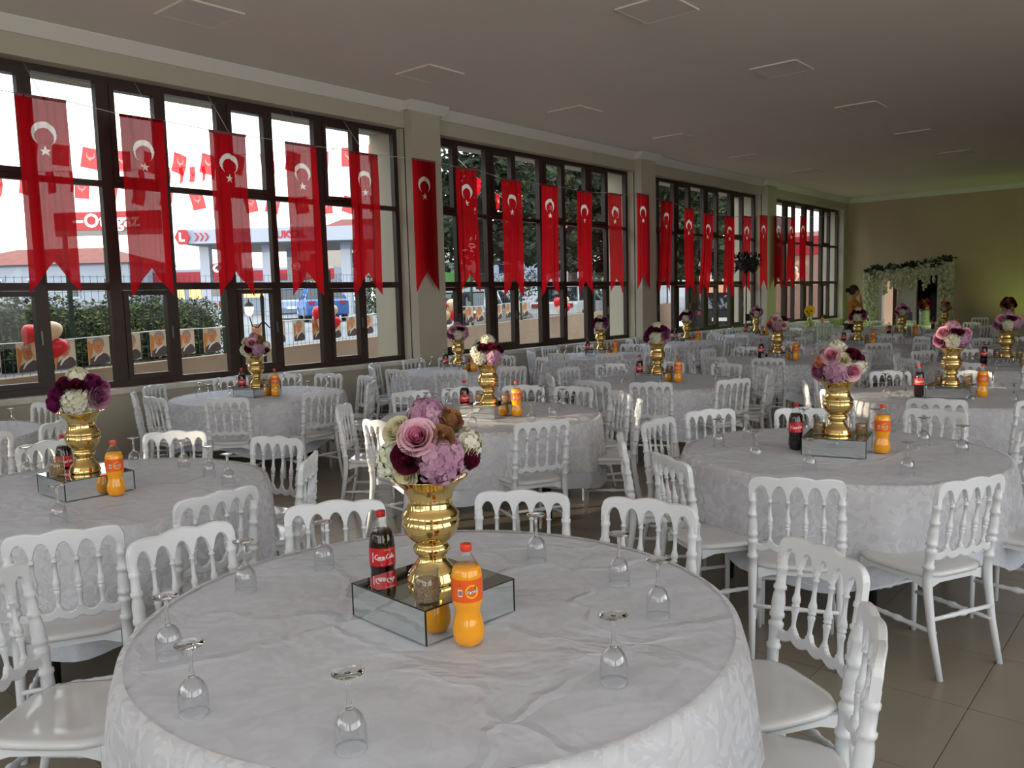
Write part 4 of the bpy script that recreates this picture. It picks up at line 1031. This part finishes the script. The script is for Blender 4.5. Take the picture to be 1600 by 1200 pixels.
# ------------------------------------------------------------------ outside
def sstep(a, b, x):
    t = max(0, min(1, (x-a)/(b-a))); return t*t*(3-2*t)
def gz(x, y):
    d = max(0, -x-14); t = sstep(.84, 1.12, y/max(1, -x))
    hill = .25+.105*d+(.0 if y < 40 else 0)
    return (1-t)*(.85+.008*d)+t*min(hill, 9)
def xf(y): return -11.5-.22*(y-4.7)          # fence line
M_ASPH = mat('pale_asphalt', (124, 128, 134), .9, noise=(.25, .12)); M_YARD = mat('yard_concrete', (150, 140, 126), .9, noise=(1, .1))
M_FWALL = mat('beige_garden_wall', (168, 146, 126), .9, noise=(2, .06)); M_FENCE = mat('green_fence', (34, 62, 52), .6); M_WIRE = mat('fence_wire', (74, 96, 92), .6)
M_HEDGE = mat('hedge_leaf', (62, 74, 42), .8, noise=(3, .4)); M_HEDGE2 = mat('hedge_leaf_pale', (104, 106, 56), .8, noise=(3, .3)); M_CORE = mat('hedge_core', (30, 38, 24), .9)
M_PINE = mat('pine_needles', (44, 56, 36), .9, noise=(2, .3)); M_PINE2 = mat('pine_brown', (80, 60, 40), .9); M_BARK = mat('bark', (62, 48, 40), .9, noise=(6, .3))
M_RED = mat('station_red', (160, 34, 46), .5); M_STW = mat('station_white', (150, 160, 178), .5); M_GREY = mat('station_grey', (110, 112, 112), .6); M_ROOF = mat('terracotta_roof', (116, 62, 54), .8, noise=(2, .15))
M_HOUSE = mat('house_plaster', (150, 146, 140), .9); M_PINKW = mat('pink_plaster', (150, 118, 106), .9, noise=(1, .1)); M_CARGL = mat('car_glass', (30, 36, 44), .05, spec=.8); M_TYRE = mat('tyre', (20, 20, 20), .8)
# terrain
g = MB(); NX, NY = 44, 60; vs = []; fs = []
for i in range(NX+1):
    for j in range(NY+1):
        x = -9.7-4*0-.0-(150)*(i/NX)**2.0; y = -40+220*(j/NY)
        xx = min(x, xf(max(0, min(30, y)))-.12) if i else xf(max(0, min(30, y)))-.12
        vs.append((xx, y, gz(xx, y)))
for i in range(NX):
    for j in range(NY): q = i*(NY+1)+j; fs.append((q, q+1, q+NY+2, q+NY+1))
struct(g.add(vs, fs).obj('floor_street', M_ASPH))
struct(MB().box2((-24, -40, -.4), (-9.70, 60, -.12)).obj('floor_yard', M_YARD))
# garden wall and mesh fence on top
gw = MB(); vs = []; fs = []; ysf = [1.75+k*1.5 for k in range(20)]
for y in ysf:
    zt = .83+.018*y
    for dx, z in ((.09, -.2), (.09, zt), (-.12, zt), (-.12, -.2)): vs.append((xf(y)+dx, y, z))
for k in range(len(ysf)-1):
    for q in range(4): fs.append((k*4+q, k*4+(q+1) % 4, k*4+4+(q+1) % 4, k*4+4+q))
fs += [(0, 1, 2, 3), (len(ysf)*4-4, len(ysf)*4-3, len(ysf)*4-2, len(ysf)*4-1)]
struct(gw.add(vs, fs, False).obj('wall_garden', M_FWALL))
fe = thing('mesh_fence', 'green wire mesh fence on the low beige garden wall outside', 'fence', (xf(8), 8, 0))
ox, oy = xf(8), 8
for k in range(12):
    y = 2.0+k*2.5
    MB().box2((xf(y)-.02-ox, y-.025-oy, .8), (xf(y)+.02-ox, y+.025-oy, 2.15+.018*y)).obj('post', M_FENCE, fe)
    if k < 11:
        m = MB()
        for q in range(1, 25):
            yy = y+q*.1; zt = .83+.018*yy; x = xf(yy); m.box2((x-.0022-ox, yy-.0022-oy, zt), (x+.0022-ox, yy+.0022-oy, zt+1.25))
        for q in range(7):
            zz = .86+.018*y+q*.2; m.tube([(xf(y)-ox, y-oy, zz), (xf(y+2.5)-ox, y+2.5-oy, zz+.045)], .0024, 4)
        m.obj('wire_panel', M_WIRE, fe)
def leaf_cloud(mb, c, r, n, s, rr, mats=2, flat=False):
    for k in range(n):
        u = Vector((rr.gauss(0, 1), rr.gauss(0, 1), rr.gauss(0, 1))).normalized()*rr.uniform(.55, 1.0)
        p = Vector((c[0]+u.x*r[0], c[1]+u.y*r[1], c[2]+u.z*r[2])); q = s*rr.uniform(.6, 1.3)
        a = Vector((rr.gauss(0, 1), rr.gauss(0, 1), rr.gauss(0, .6))).normalized(); b = a.cross(Vector((rr.gauss(0, 1), rr.gauss(0, 1), rr.gauss(0, 1)))).normalized()
        mb.cur = rr.randrange(mats)
        mb.add([p-a*q, p+b*q*.5, p+a*q, p-b*q*.5], [(0, 1, 2, 3)], False)
# hedge
rr = random.Random(5)
hg = thing('hedge', 'tall clipped green hedge behind the fence, seen through the left panes', 'hedge', (-13.2, 4, .8))
m = MB()
for k in range(15):
    y = -1.5+k*.36; 
    zt = 1.08+.08*sin(k*1.3)
    leaf_cloud(m, (-.22*(y)*.6+rr.uniform(-.2, .2), y, zt*.45), (.65, .5, zt*.62), 2200, .034, rr)
m.obj('foliage', [M_HEDGE, M_HEDGE2], hg)['kind'] = 'stuff'
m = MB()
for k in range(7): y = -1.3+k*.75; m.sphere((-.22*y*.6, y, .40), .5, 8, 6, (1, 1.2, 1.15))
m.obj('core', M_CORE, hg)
def bush(x, y, r, h, label):
    t = thing('shrub', label, 'shrub', (x, y, gz(x, y)-.05)); m = MB()
    for k in range(6): leaf_cloud(m, (rr.uniform(-r, r)*.5, rr.uniform(-r, r)*.5, h*rr.uniform(.35, .65)), (r*.7, r*.7, h*.42), 260, .07*max(1, r*.7), rr)
    m.obj('foliage', [M_HEDGE, M_CORE], t); MB().tube([(0, 0, -.1), (0, 0, h*.5)], [.08, .04], 6).obj('stem', M_BARK, t)
bush(-23.2, 19.9, 1.0, 1.9, 'round dark green shrub by the road beyond the blue car')
bush(-48.9, 42.1, 3.0, 4.0, 'large dull green bush standing beyond the filling station canopy')
bush(-52.8, 37.4, 1.0, 4.0, 'small leafy tree between the filling station columns')
bush(-26, 30.5, 1.3, 1.7, 'low roadside shrub on the bank behind the pines')
bush(-21.5, 31, 1.4, 1.9, 'yellowish roadside shrub under the pine branches')
# pines
def pine(seed, H_, R_):
    r_ = random.Random(seed); tr = MB().tube([(0, 0, -.3), (.1, 0, H_*.4), (.15, .1, H_)], [.22, .16, .04], 8); cr = MB()
    z = H_*.26
    while z < H_:
        f = 1-(z-H_*.26)/(H_*.78); n = 7
        for k in range(n):
            a = r_.uniform(0, 6.28); L = R_*f*r_.uniform(.6, 1.05)+.3
            tr.tube([(0, 0, z), (L*cos(a)*.55, L*sin(a)*.55, z+.12), (L*cos(a), L*sin(a), z-.15*L)], [.035, .025, .01], 4)
            for q in range(4):
                t = .35+.65*q/3.4; leaf_cloud(cr, (L*t*cos(a), L*t*sin(a), z+.05-.15*L*t*t), (.42, .42, .22), 26, .15, r_)
        z += .34
    return tr.mesh('pine_trunk', M_BARK), cr.mesh('pine_crown', [M_PINE, M_PINE, M_PINE2])
pv = [pine(1, 9.5, 3.2), pine(2, 8.5, 2.8)]
for k, (x, y, s, la) in enumerate([(-18.6, 20.2, 1.0, 'tall dark pine close behind the second window bay'), (-17.2, 25.6, 1.05, 'second tall pine left of the third window bay'), (-22, 30, 1.15, 'tall pine further up the bank between second and third bays'),
                              (-15.2, 28.6, 1.0, 'dark pine with bare lower trunk seen through the third bay'), (-19, 38, 1.1, 'dark pine seen through the upper panes of the fourth bay')]):
    t = thing('pine_tree', la, 'tree', (x, y, gz(x, y)), k*1.3, 'pines on the roadside bank'); t.scale = (s,)*3
    link('trunk', pv[k % 2][0], t); link('crown', pv[k % 2][1], t)
# portraits on a string along the fence
pn = thing('portrait_bunting', 'string of printed portrait cards of a man in a suit along the fence', 'bunting', (xf(9)+.14, 9, 1.4))
def frm(me_v, m_): return m_
M_PAPER = mat('portrait_paper', (214, 196, 172), .8); M_PFACE = mat('portrait_face', (212, 138, 92), .8); M_PHAIR = mat('portrait_hair', (150, 142, 134), .8); M_PSUIT = mat('portrait_suit', (84, 68, 72), .8); M_PSHIRT = mat('portrait_collar', (228, 224, 220), .8)
def ell(cx, cz, rx, rz_, n=18): return [(cx+rx*cos(2*pi*i/n), cz+rz_*sin(2*pi*i/n)) for i in range(n)]
card = MB().prism([(-.155, 0), (.155, 0), (.155, -.37), (-.155, -.37)], -.0015, .0015, 'yz').mesh('card', M_PAPER)
pface = MB().prism(ell(-.005, -.135, .068, .092), .0015, .003, 'yz').mesh('face', M_PFACE)
phair = MB().prism([(-.075, -.12), (-.085, -.06), (-.05, -.018), (.02, -.012), (.07, -.04), (.085, -.10), (.07, -.16), (.058, -.10), (.03, -.062), (-.04, -.062), (-.062, -.10)], .0032, .0042, 'yz').mesh('hair', M_PHAIR)
psuit = MB().prism([(-.14, -.368), (-.125, -.29), (-.05, -.245), (.03, -.215), (.11, -.235), (.15, -.29), (.15, -.34), (.07, -.368)], .0015, .0028, 'yz').mesh('suit', M_PSUIT)
pcol = MB().prism([(-.05, -.25), (.045, -.205), (.055, -.225), (-.02, -.268), (-.075, -.33), (-.085, -.32)], .003, .004, 'yz').mesh('collar', M_PSHIRT)
pfeat = MB().prism([(-.045, -.115), (-.012, -.108), (-.012, -.116), (-.045, -.123)], .0031, .0036, 'yz').prism([(.008, -.108), (.040, -.115), (.040, -.123), (.008, -.116)], .0031, .0036, 'yz').prism([(-.025, -.185), (.02, -.182), (.02, -.190), (-.025, -.192)], .0031, .0036, 'yz').prism([(-.008, -.125), (.002, -.125), (.008, -.158), (-.012, -.158)], .0031, .0034, 'yz').mesh('features', mat('portrait_shade', (150, 88, 58), .8))
pbg = MB().prism([(-.15, -.36), (-.15, -.05), (-.075, -.10), (-.09, -.22), (-.12, -.30)], .0015, .0022, 'yz').mesh('backdrop', mat('portrait_orange', (206, 132, 62), .8))
cp = []
for k in range(31):
    y = 2.9+k*.47; x = xf(y)+.14; z = 1.27+.021*y-.03*abs(sin(k*.55)); cp.append((x-pn.location.x, y-9, z-1.4))
    c = link('portrait_card', card, pn, (x-pn.location.x, y-9, z-1.4), .22*1.0+rr.uniform(-.12, .12))
    for n_, me_ in (('face', pface), ('hair', phair), ('suit', psuit), ('collar', pcol), ('features', pfeat), ('backdrop', pbg)): link(n_, me_, c)
MB().tube(cp, .006, 4).obj('ribbon', M_WHT, pn)
# balloons
M_BR = mat('red_balloon', (226, 30, 44), .3); M_BC = mat('cream_balloon', (240, 208, 170), .3)
bal = MB().lathe([(.003, -.150), (.012, -.145), (.006, -.138), (.03, -.115), (.07, -.07), (.10, -.02), (.112, .03), (.105, .07), (.075, .105), (.03, .122), (.001, .125)], 18)
bal_r, bal_c = bal.mesh('balloon_red', M_BR), bal.mesh('balloon_cream', M_BC)
for k, (y, z, s, la) in enumerate([(3.95, 1.30, 1, 'left edge of the first window bay'), (9.05, 1.42, 1.0, 'right part of the first window bay'), (13.0, 1.45, 1.1, 'left edge of the second window bay'), (18.9, 1.46, 1.1, 'right part of the second window bay')]):
    t = thing('balloon_cluster', 'red and cream balloons tied to the fence, %s' % la, 'balloons', (xf(y)+.26, y, z), 0, 'balloon clusters on the fence')
    for q, (dy, dz, me_) in enumerate([(-.10, .12, bal_r), (.12, .15, bal_c), (.0, -.08, bal_c), (.17, -.06, bal_r)]): o = link('balloon', me_, t, ((q % 2)*.1, dy, dz)); o.scale = (s,)*3; o.rotation_euler = (.3*(q-1.5), .2, q)
for k, (x, y, z) in enumerate([(-11.2, 26.0, 2.2), (-10.9, 27.2, 2.3)]):
    t = thing('balloon_cluster', 'red and pale balloons hanging outside the third window bay, %s pair' % ('left', 'right')[k], 'balloons', (x, y, z), 0, 'balloons outside the third bay')
    for q, (dy, dz, me_) in enumerate([(-.1, .1, bal_r), (.1, .08, bal_c), (0, -.12, bal_r), (.2, -.1, bal_c)]): link('balloon', me_, t, (0, dy, dz)).scale = (1.3,)*3
# little flag strings across the street
pen = MB().add([(0, -.20, 0), (0, .20, 0), (.02, .20, -.28), (-.02, .2, -.52), (-.02, -.2, -.52), (.02, -.20, -.28)], [(0, 1, 2, 5), (5, 2, 3, 4)], False).mesh('pennant', M_BUNT)
pc_ = MB().add([(.03, u*.9, v*.9-.19) for u, v in CVS], CFS).mesh('pennant_crescent', M_FLAGW); ps_ = MB().add([(.03, u*.9, v*.9-.30) for u, v in SVS], SFS).mesh('pennant_star', M_FLAGW)
def bunting(A, B, n, sag, la, sc=1.0):
    A, B = Vector(A), Vector(B); t = thing('flag_bunting', la, 'bunting', A, 0, 'flag strings across the street'); pts = []
    for k in range(n+1):
        f = k/n; p = A.lerp(B, f)-A; p.z -= sag*4*f*(1-f); pts.append(p)
        if 0 < k < n:
            d = (B-A); rz = atan2(d.y, d.x)-pi/2
            o = link('pennant', pen, t, p, rz+rr.uniform(-.5, .5)+.35); o.scale = (sc,)*3; o.rotation_euler.x = rr.uniform(-.25, .25)
            link('crescent', pc_, o); link('star', ps_, o)
    MB().tube(pts, .008, 4).obj('string', M_CORD, t)
bunting((-15.0, 2.6, 3.70), (-25.5, 15.5, 6.45), 20, .08, 'string of small red crescent flags low across the first window bay', .85)
bunting((-24, 8, 6.2), (-17, 16.5, 6.3), 15, .5, 'upper string of small red crescent flags across the first window bay')
bunting((-26, 10, 5.6), (-20, 19, 5.2), 14, .3, 'middle string of small red flags at the right of the first bay')
bunting((-14, 14, 5.4), (-18, 22, 4.6), 9, .2, 'short string of small red flags at the left of the second bay', .8)
# wrought lamp post between wall and window
lp = thing('lantern_post', 'dark wrought-iron garden lamp with two lit lanterns outside the first bay', 'lamp', (-10.62, 6.82, -.12))
M_LIT = mat('lit_lantern', (255, 226, 170), .4, **{'Emission Color': (1, .72, .38, 1), 'Emission Strength': 2.2})
MB().tube([(0, 0, 0), (0, 0, .3), (0, 0, 1.55), (0, 0, 1.95), (0, 0, 2.02)], [.05, .03, .022, .03, .004], 10).obj('post', M_DARK, lp)
for s in (-1, 1):
    MB().tube([(0, 0, 1.60), (s*.045, s*.07, 1.50), (s*.08, s*.13, 1.53), (s*.10, s*.158, 1.66)], .010, 6).obj('arm', M_DARK, lp)
    l = MB().lathe([(.02, 0), (.055, .03), (.07, .13), (.05, .17), (.012, .20)], 8, (s*.10, s*.158, 1.68)).obj('lantern', M_LIT, lp)
    MB().lathe([(.075, .13), (.05, .175), (.012, .205), (.004, .25)], 8, (s*.10, s*.158, 1.68), False).obj('lantern_cap', M_DARK, l)
# ------------------------------------------------------------------ filling station
e_ = .709; BX = (-48.0, 25.7); gst = 1.05
def lk(x, y): return (BX[0]+x*cos(e_)-y*sin(e_), BX[1]+x*sin(e_)+y*cos(e_))
cn = thing('canopy', 'white filling station canopy with pale blue fascia across the road', 'canopy', (BX[0], BX[1], gst), e_)
MB().box2((0, 0, 4.50), (15, 9, 5.35)).obj('fascia', M_STW, cn)
MB().box2((.1, .1, 4.45), (14.9, 8.9, 4.55)).obj('soffit', M_GREY, cn)
for x, y in ((.7, 1.5), (4.6, 1.5), (9.5, 1.5), (.7, 7.2), (4.6, 7.2), (9.5, 7.2)): MB().box2((x-.3, y-.3, 0), (x+.3, y+.3, 4.45)).obj('column', M_STW, cn)
m = MB().prism([(-.55, 4.9), (-.3, 4.45), (.15, 4.45), (.38, 4.9), (.15, 5.35), (-.3, 5.35)], -.12, -.02); hx = m.obj('hexagon_sign', M_RED, cn)
m = MB(); text_on_plane(m, 'L', .7, (-.12, -.13, 4.88), (1, 0, 0), (0, 0, 1), 0, 0, .03); m.obj('lettering', M_WHT, hx)
m = MB()
for k in range(3):
    x = .62+k*.30; m.prism([(x, 5.15), (x+.1, 5.15), (x+.28, 4.9), (x+.1, 4.65), (x, 4.65), (x+.18, 4.9)], -.03, -.01)
m.obj('chevrons', M_RED, cn)
m = MB(); text_on_plane(m, 'LUKOIL', .62, (6.35, -.02, 4.9), (1, 0, 0), (0, 0, 1), .005, 0, .018); m.prism([(6.40, 5.2), (6.50, 5.0), (6.30, 5.0)], -.04, -.02); m.obj('lettering', M_RED, cn)
def pump(x, y, no):
    p = lk(x, y); t = thing('fuel_pump', 'white fuel pump marked with a %s under the station canopy' % {'4': 'four', '2': 'two'}[no], 'fuel pump', (p[0], p[1], gst), e_, 'fuel pumps')
    MB().box2((-.55, -.3, 0), (.55, .3, 1.9)).obj('cabinet', M_STW, t); MB().box2((-.5, -.31, 1.3), (.5, -.3, 1.8)).obj('screen', M_GREY, t)
    MB().box2((-.12, -.33, .55), (.33, -.31, 1.0)).obj('number_plate', M_RED, t)
    m = MB(); text_on_plane(m, no, .4, (.1, -.335, .77), (1, 0, 0), (0, 0, 1), .004, 0, .01); m.obj('lettering', M_WHT, t)
    MB().box2((-.6, -.1, 1.9), (-.5, .1, 3.0)).obj('sign_post', M_GREY, t)
    sg = MB().prism([(-.25+.32*cos(a), 3.05+.32*sin(a)) for a in [pi/2+pi*i/8 for i in range(9)]]+[(.75+.32*cos(a), 3.05+.32*sin(a)) for a in [-pi/2+pi*i/8 for i in range(9)]], -.06, .06).obj('pill_sign', M_RED, t)
    MB().prism(ell(-.2, 3.05, .27, .27), -.075, -.06).obj('number_disc', M_WHT, sg)
    m = MB(); text_on_plane(m, no, .45, (-.2, -.08, 3.05), (1, 0, 0), (0, 0, 1), .004, 0, .012); m.obj('lettering', M_NAVY, sg)
pump(1.6, 1.4, '4'); pump(6.6, 1.4, '2')
st = thing('station_shop', 'low white station shop with red band and yellow lit windows', 'building', (*lk(-1.0, 14), gst), e_)
MB().box2((-7, 0, 0), (7, 5, 3.6)).obj('wall', M_STW, st); MB().box2((-7.05, -.05, 2.6), (7.05, 0, 3.4)).obj('red_band', M_RED, st)
for k in range(6): MB().box2((-6.4+k*2.1, -.05, 1.3), (-4.7+k*2.1, 0, 2.4)).obj('window', mat('lit_window', (250, 214, 130), .4, **{'Emission Color': (1, .75, .35, 1), 'Emission Strength': .5}), st)
og = thing('gas_sign', 'red roadside board lettered Otogaz on grey posts', 'sign', (-43.2, 19.1, .9), .69)
MB().box2((-2.7, -.15, 4.85), (2.7, .15, 5.75)).obj('board', M_RED, og); MB().box2((-2.7, -.12, 4.58), (2.7, .12, 4.85)).obj('lower_strip', M_GREY, og)
for x in (-2.3, .35): MB().box2((x-.09, -.09, 0), (x+.09, .09, 4.58)).obj('post', M_GREY, og)
m = MB(); text_on_plane(m, 'Otogaz', .95, (.25, -.16, 5.28), (1, 0, 0), (0, 0, 1), .006, 0, .025); m.box2((-1.75, -.165, 5.22), (-1.2, -.155, 5.34)); m.obj('lettering', M_WHT, og)
def house(x, y, z, rz, w, d, h, rh, label, wm, nwin=4, roofm=None):
    t = thing('house', label, 'building', (x, y, z), rz)
    MB().box2((-w/2, 0, 0), (w/2, d, h)).obj('wall', wm, t)
    v = [(-w/2-.4, -.4, h), (w/2+.4, -.4, h), (w/2+.4, d+.4, h), (-w/2-.4, d+.4, h), (-w/4, d/2, h+rh), (w/4, d/2, h+rh)]
    MB().add(v, [(0, 1, 5, 4), (1, 2, 5), (2, 3, 4, 5), (3, 0, 4), (3, 2, 1, 0)], False).obj('roof', roofm or M_ROOF, t)
    for k in range(nwin):
        a = -w/2+w*(k+.5)/nwin; o = MB().box2((a-.5, -.04, h*.35), (a+.5, .02, h*.75)).obj('window', M_STW, t); MB().box2((a-.42, -.06, h*.39), (a+.42, -.03, h*.71)).obj('pane', M_CARGL, o)
house(-66, 23.5, 1.2, .70, 14, 8, 3.9, 1.4, 'pale blue single-storey house with red roof at the far left', mat('pale_blue_plaster', (126, 138, 154), .8), 5)
house(-56, 47, 3.2, .75, 13, 10, 4.0, 2.2, 'house with broad terracotta roof behind the canopy', M_HOUSE, 4)
house(-40, 54, 4.0, .72, 12, 8, 3.2, 1.8, 'low house with dark red roof behind the second bay', M_HOUSE, 4)
house(-37.5, 45.5, 2.8, .80, 6, 4, 1.9, .25, 'white kiosk with flat blue roof behind the pine branches', M_STW, 2, mat('blue_awning', (70, 96, 170), .6))
# things beyond the last bay
tag(MB().prism([(-17, 0), (-10.6, 0), (-10.6, 1.9), (-17, 2.1)], 33.6, 33.9).obj('pink_wall', M_PINKW), 'pink plastered garden wall seen through the last window bay', 'wall')
t = thing('red_parasol', 'red parasol standing outside the last window bay', 'parasol', (-13.6, 31.2, gz(-13.6, 31.2)))
MB().lathe([(1.3, 2.3), (1.25, 2.4), (.6, 2.75), (.02, 2.95)], 8, caps=False).obj('canopy', M_BUNT, t); MB().tube([(0, 0, 0), (0, 0, 2.95)], .025, 8).obj('pole', M_METAL, t)
t = thing('red_awning', 'red and white street banner beyond the last bay', 'banner', (-15.5, 39.5, gz(-15.5, 39.5)))
MB().box2((-.6, 0, 3.0), (1.8, .06, 3.9)).obj('cloth', M_RED, t)
for x in (-.6, 1.8): MB().tube([(x, .03, 0), (x, .03, 4.2)], .05, 6).obj('pole', M_METAL, t)
house(-15, 44, 1.5, .2, 16, 8, 2.6, 1.0, 'low house with pale wall beyond the last bay', M_PINKW, 5)
# ------------------------------------------------------------------ cars
def car(name, x, y, rz, paint, label, suv=False, plate=None):
    t = thing(name, label, 'car', (x, y, gz(x, y)), rz); h = .22 if suv else 0
    pr = [(-2.05, .32), (-2.1, .55), (-2.08, .85+h), (-1.95, .92+h), (-1.2, .95+h), (1.0, .92+h), (1.9, .78+h), (2.12, .62), (2.12, .34), (1.75, .25), (-1.75, .25)]
    bm_ = MB(); n = len(pr); vs = []; fs = []
    for xx, k in ((-.86, .93), (-.80, 1.0), (.80, 1.0), (.86, .93)):
        for (a, b) in pr: vs.append((xx, a*(.985 if k < 1 else 1), .5+(b-.5)*k))
    for j in range(3):
        for i in range(n): q = (i+1) % n; fs.append((j*n+i, j*n+q, (j+1)*n+q, (j+1)*n+i))
    fs += [tuple(range(n)), tuple(range(4*n-1, 3*n-1, -1))]
    bm_.add(vs, fs, False).obj('body', paint, t)
    zt = 1.44+h*1.6; rb = -1.9 if suv else -1.55
    cb = [(-.80, rb-.15, .93+h), (.80, rb-.15, .93+h), (.80, .95, .93+h), (-.80, .95, .93+h), (-.62, rb+.35, zt), (.62, rb+.35, zt), (.62, .1, zt), (-.62, .1, zt)]
    MB().add(cb, [(0, 1, 5, 4), (1, 2, 6, 5), (2, 3, 7, 6), (3, 0, 4, 7), (4, 5, 6, 7)], False).obj('window_glass', M_CARGL, t)
    rf = MB(); rf.add([(-.63, rb+.3, zt-.01), (.63, rb+.3, zt-.01), (.63, .15, zt-.01), (-.63, .15, zt-.01), (-.56, rb+.45, zt+.05), (.56, rb+.45, zt+.05), (.56, 0, zt+.05), (-.56, 0, zt+.05)], [(0, 1, 5, 4), (1, 2, 6, 5), (2, 3, 7, 6), (3, 0, 4, 7), (4, 5, 6, 7)], False)
    for s in (-1, 1):
        for (a, b) in (((s*.81, .95, .93+h), (s*.625, .1, zt)), ((s*.81, rb-.15, .93+h), (s*.625, rb+.35, zt)), ((s*.81, -.35, .93+h), (s*.63, -.4, zt))): rf.tube([a, b], .035, 5)
    rf.obj('roof', paint, t)
    for yy in (-1.3, 1.3):
        for s in (-1, 1):
            w = MB().lathe([(.02, -.10), (.31, -.10), (.33, -.06), (.33, .06), (.31, .10), (.02, .10)], 18); w.v = [(p[2]+s*.78, p[0]+yy, p[1]+.33) for p in w.v]; wo_ = w.obj('wheel', M_TYRE, t)
            w = MB().lathe([(.02, -.105), (.2, -.105), (.2, .105), (.02, .105)], 14); w.v = [(p[2]+s*.785, p[0]+yy, p[1]+.33) for p in w.v]; w.obj('rim', M_METAL, wo_)
    for s in (-1, 1):
        MB().box2((s*.62-.12, -2.13, .72+h*.6), (s*.62+.12, -2.02, .86+h*.8)).obj('tail_light', M_RED, t); MB().box2((s*.6-.16, 2.05, .6), (s*.6+.16, 2.14, .72)).obj('headlight', M_WHT, t)
    MB().box2((-.26, -2.13, .5), (.26, -2.09, .62)).obj('number_plate', M_WHT, t)
P_SIL = mat('silver_blue_paint', (150, 166, 190), .25, .5); P_BLUE = mat('blue_paint', (70, 110, 180), .25, .3); P_GRN = mat('green_paint', (60, 120, 50), .35); P_LSIL = mat('light_silver_paint', (190, 198, 204), .2, .5); P_DK = mat('dark_paint', (40, 42, 48), .2, .3); P_WH = mat('white_paint', (220, 222, 224), .3)
car('car', -34.4, 23.8, .95, P_SIL, 'silver-blue saloon parked left of the blue car outside the first bay')
car('car', -29.3, 21.7, 1.05, P_BLUE, 'bright blue hatchback parked outside the first bay')
car('car', -40.5, 41.5, -.9, P_GRN, 'green off-road car with pale roof on the bank behind the first pillar', True)
car('car', -16.2, 17.6, .35, P_LSIL, 'light silver car parked right behind the fence, second bay')
car('car', -17.8, 24.2, .30, P_WH, 'white car parked behind the fence at the right of the second bay')
car('car', -13.8, 28.5, .30, P_DK, 'dark car parked behind the fence, seen through the third bay')
person((-14.6, 15.1, gz(-14.6, 15.1)), .6, 'fair-haired person in a dark jacket walking behind the fence', mat('dark_jacket', (34, 36, 42), .9), M_JEAN, mat('fair_hair', (190, 160, 110), .6), False, False)

# added unseen volume at left, stops low sun entering the window bays
an = thing('sun_blocker', 'added unseen plastered volume beyond the left edge, blocking the low sun', 'building', (-14.5, -.6, -.12))
MB().box2((-4.6, -2.75, 0), (4.6, 2.2, 5.8)).obj('wall', M_WALL, an); MB().box2((-4.9, -3.1, 5.8), (4.9, 2.5, 6.0)).obj('roof', M_ROOF, an)
for x in (-2.6, .2, 2.8): MB().box2((x-.6, 2.2, 1.2), (x+.6, 2.24, 2.8)).obj('window', M_CARGL, an)
house(-28.6, -6.5, .8, 0, 16, 6, 7.6, 2.0, 'tall plastered block added unseen beyond the left edge to hold off sun', M_HOUSE, 5)  # added out of view, shades the farther bays and the end wall
house(-5.7, -19, -.1, 0, 15.6, 6, 4.2, 1.4, 'low plastered house added unseen behind the camera to block sun', M_HOUSE, 5)  # added out of sight to keep sun from the back wall openings
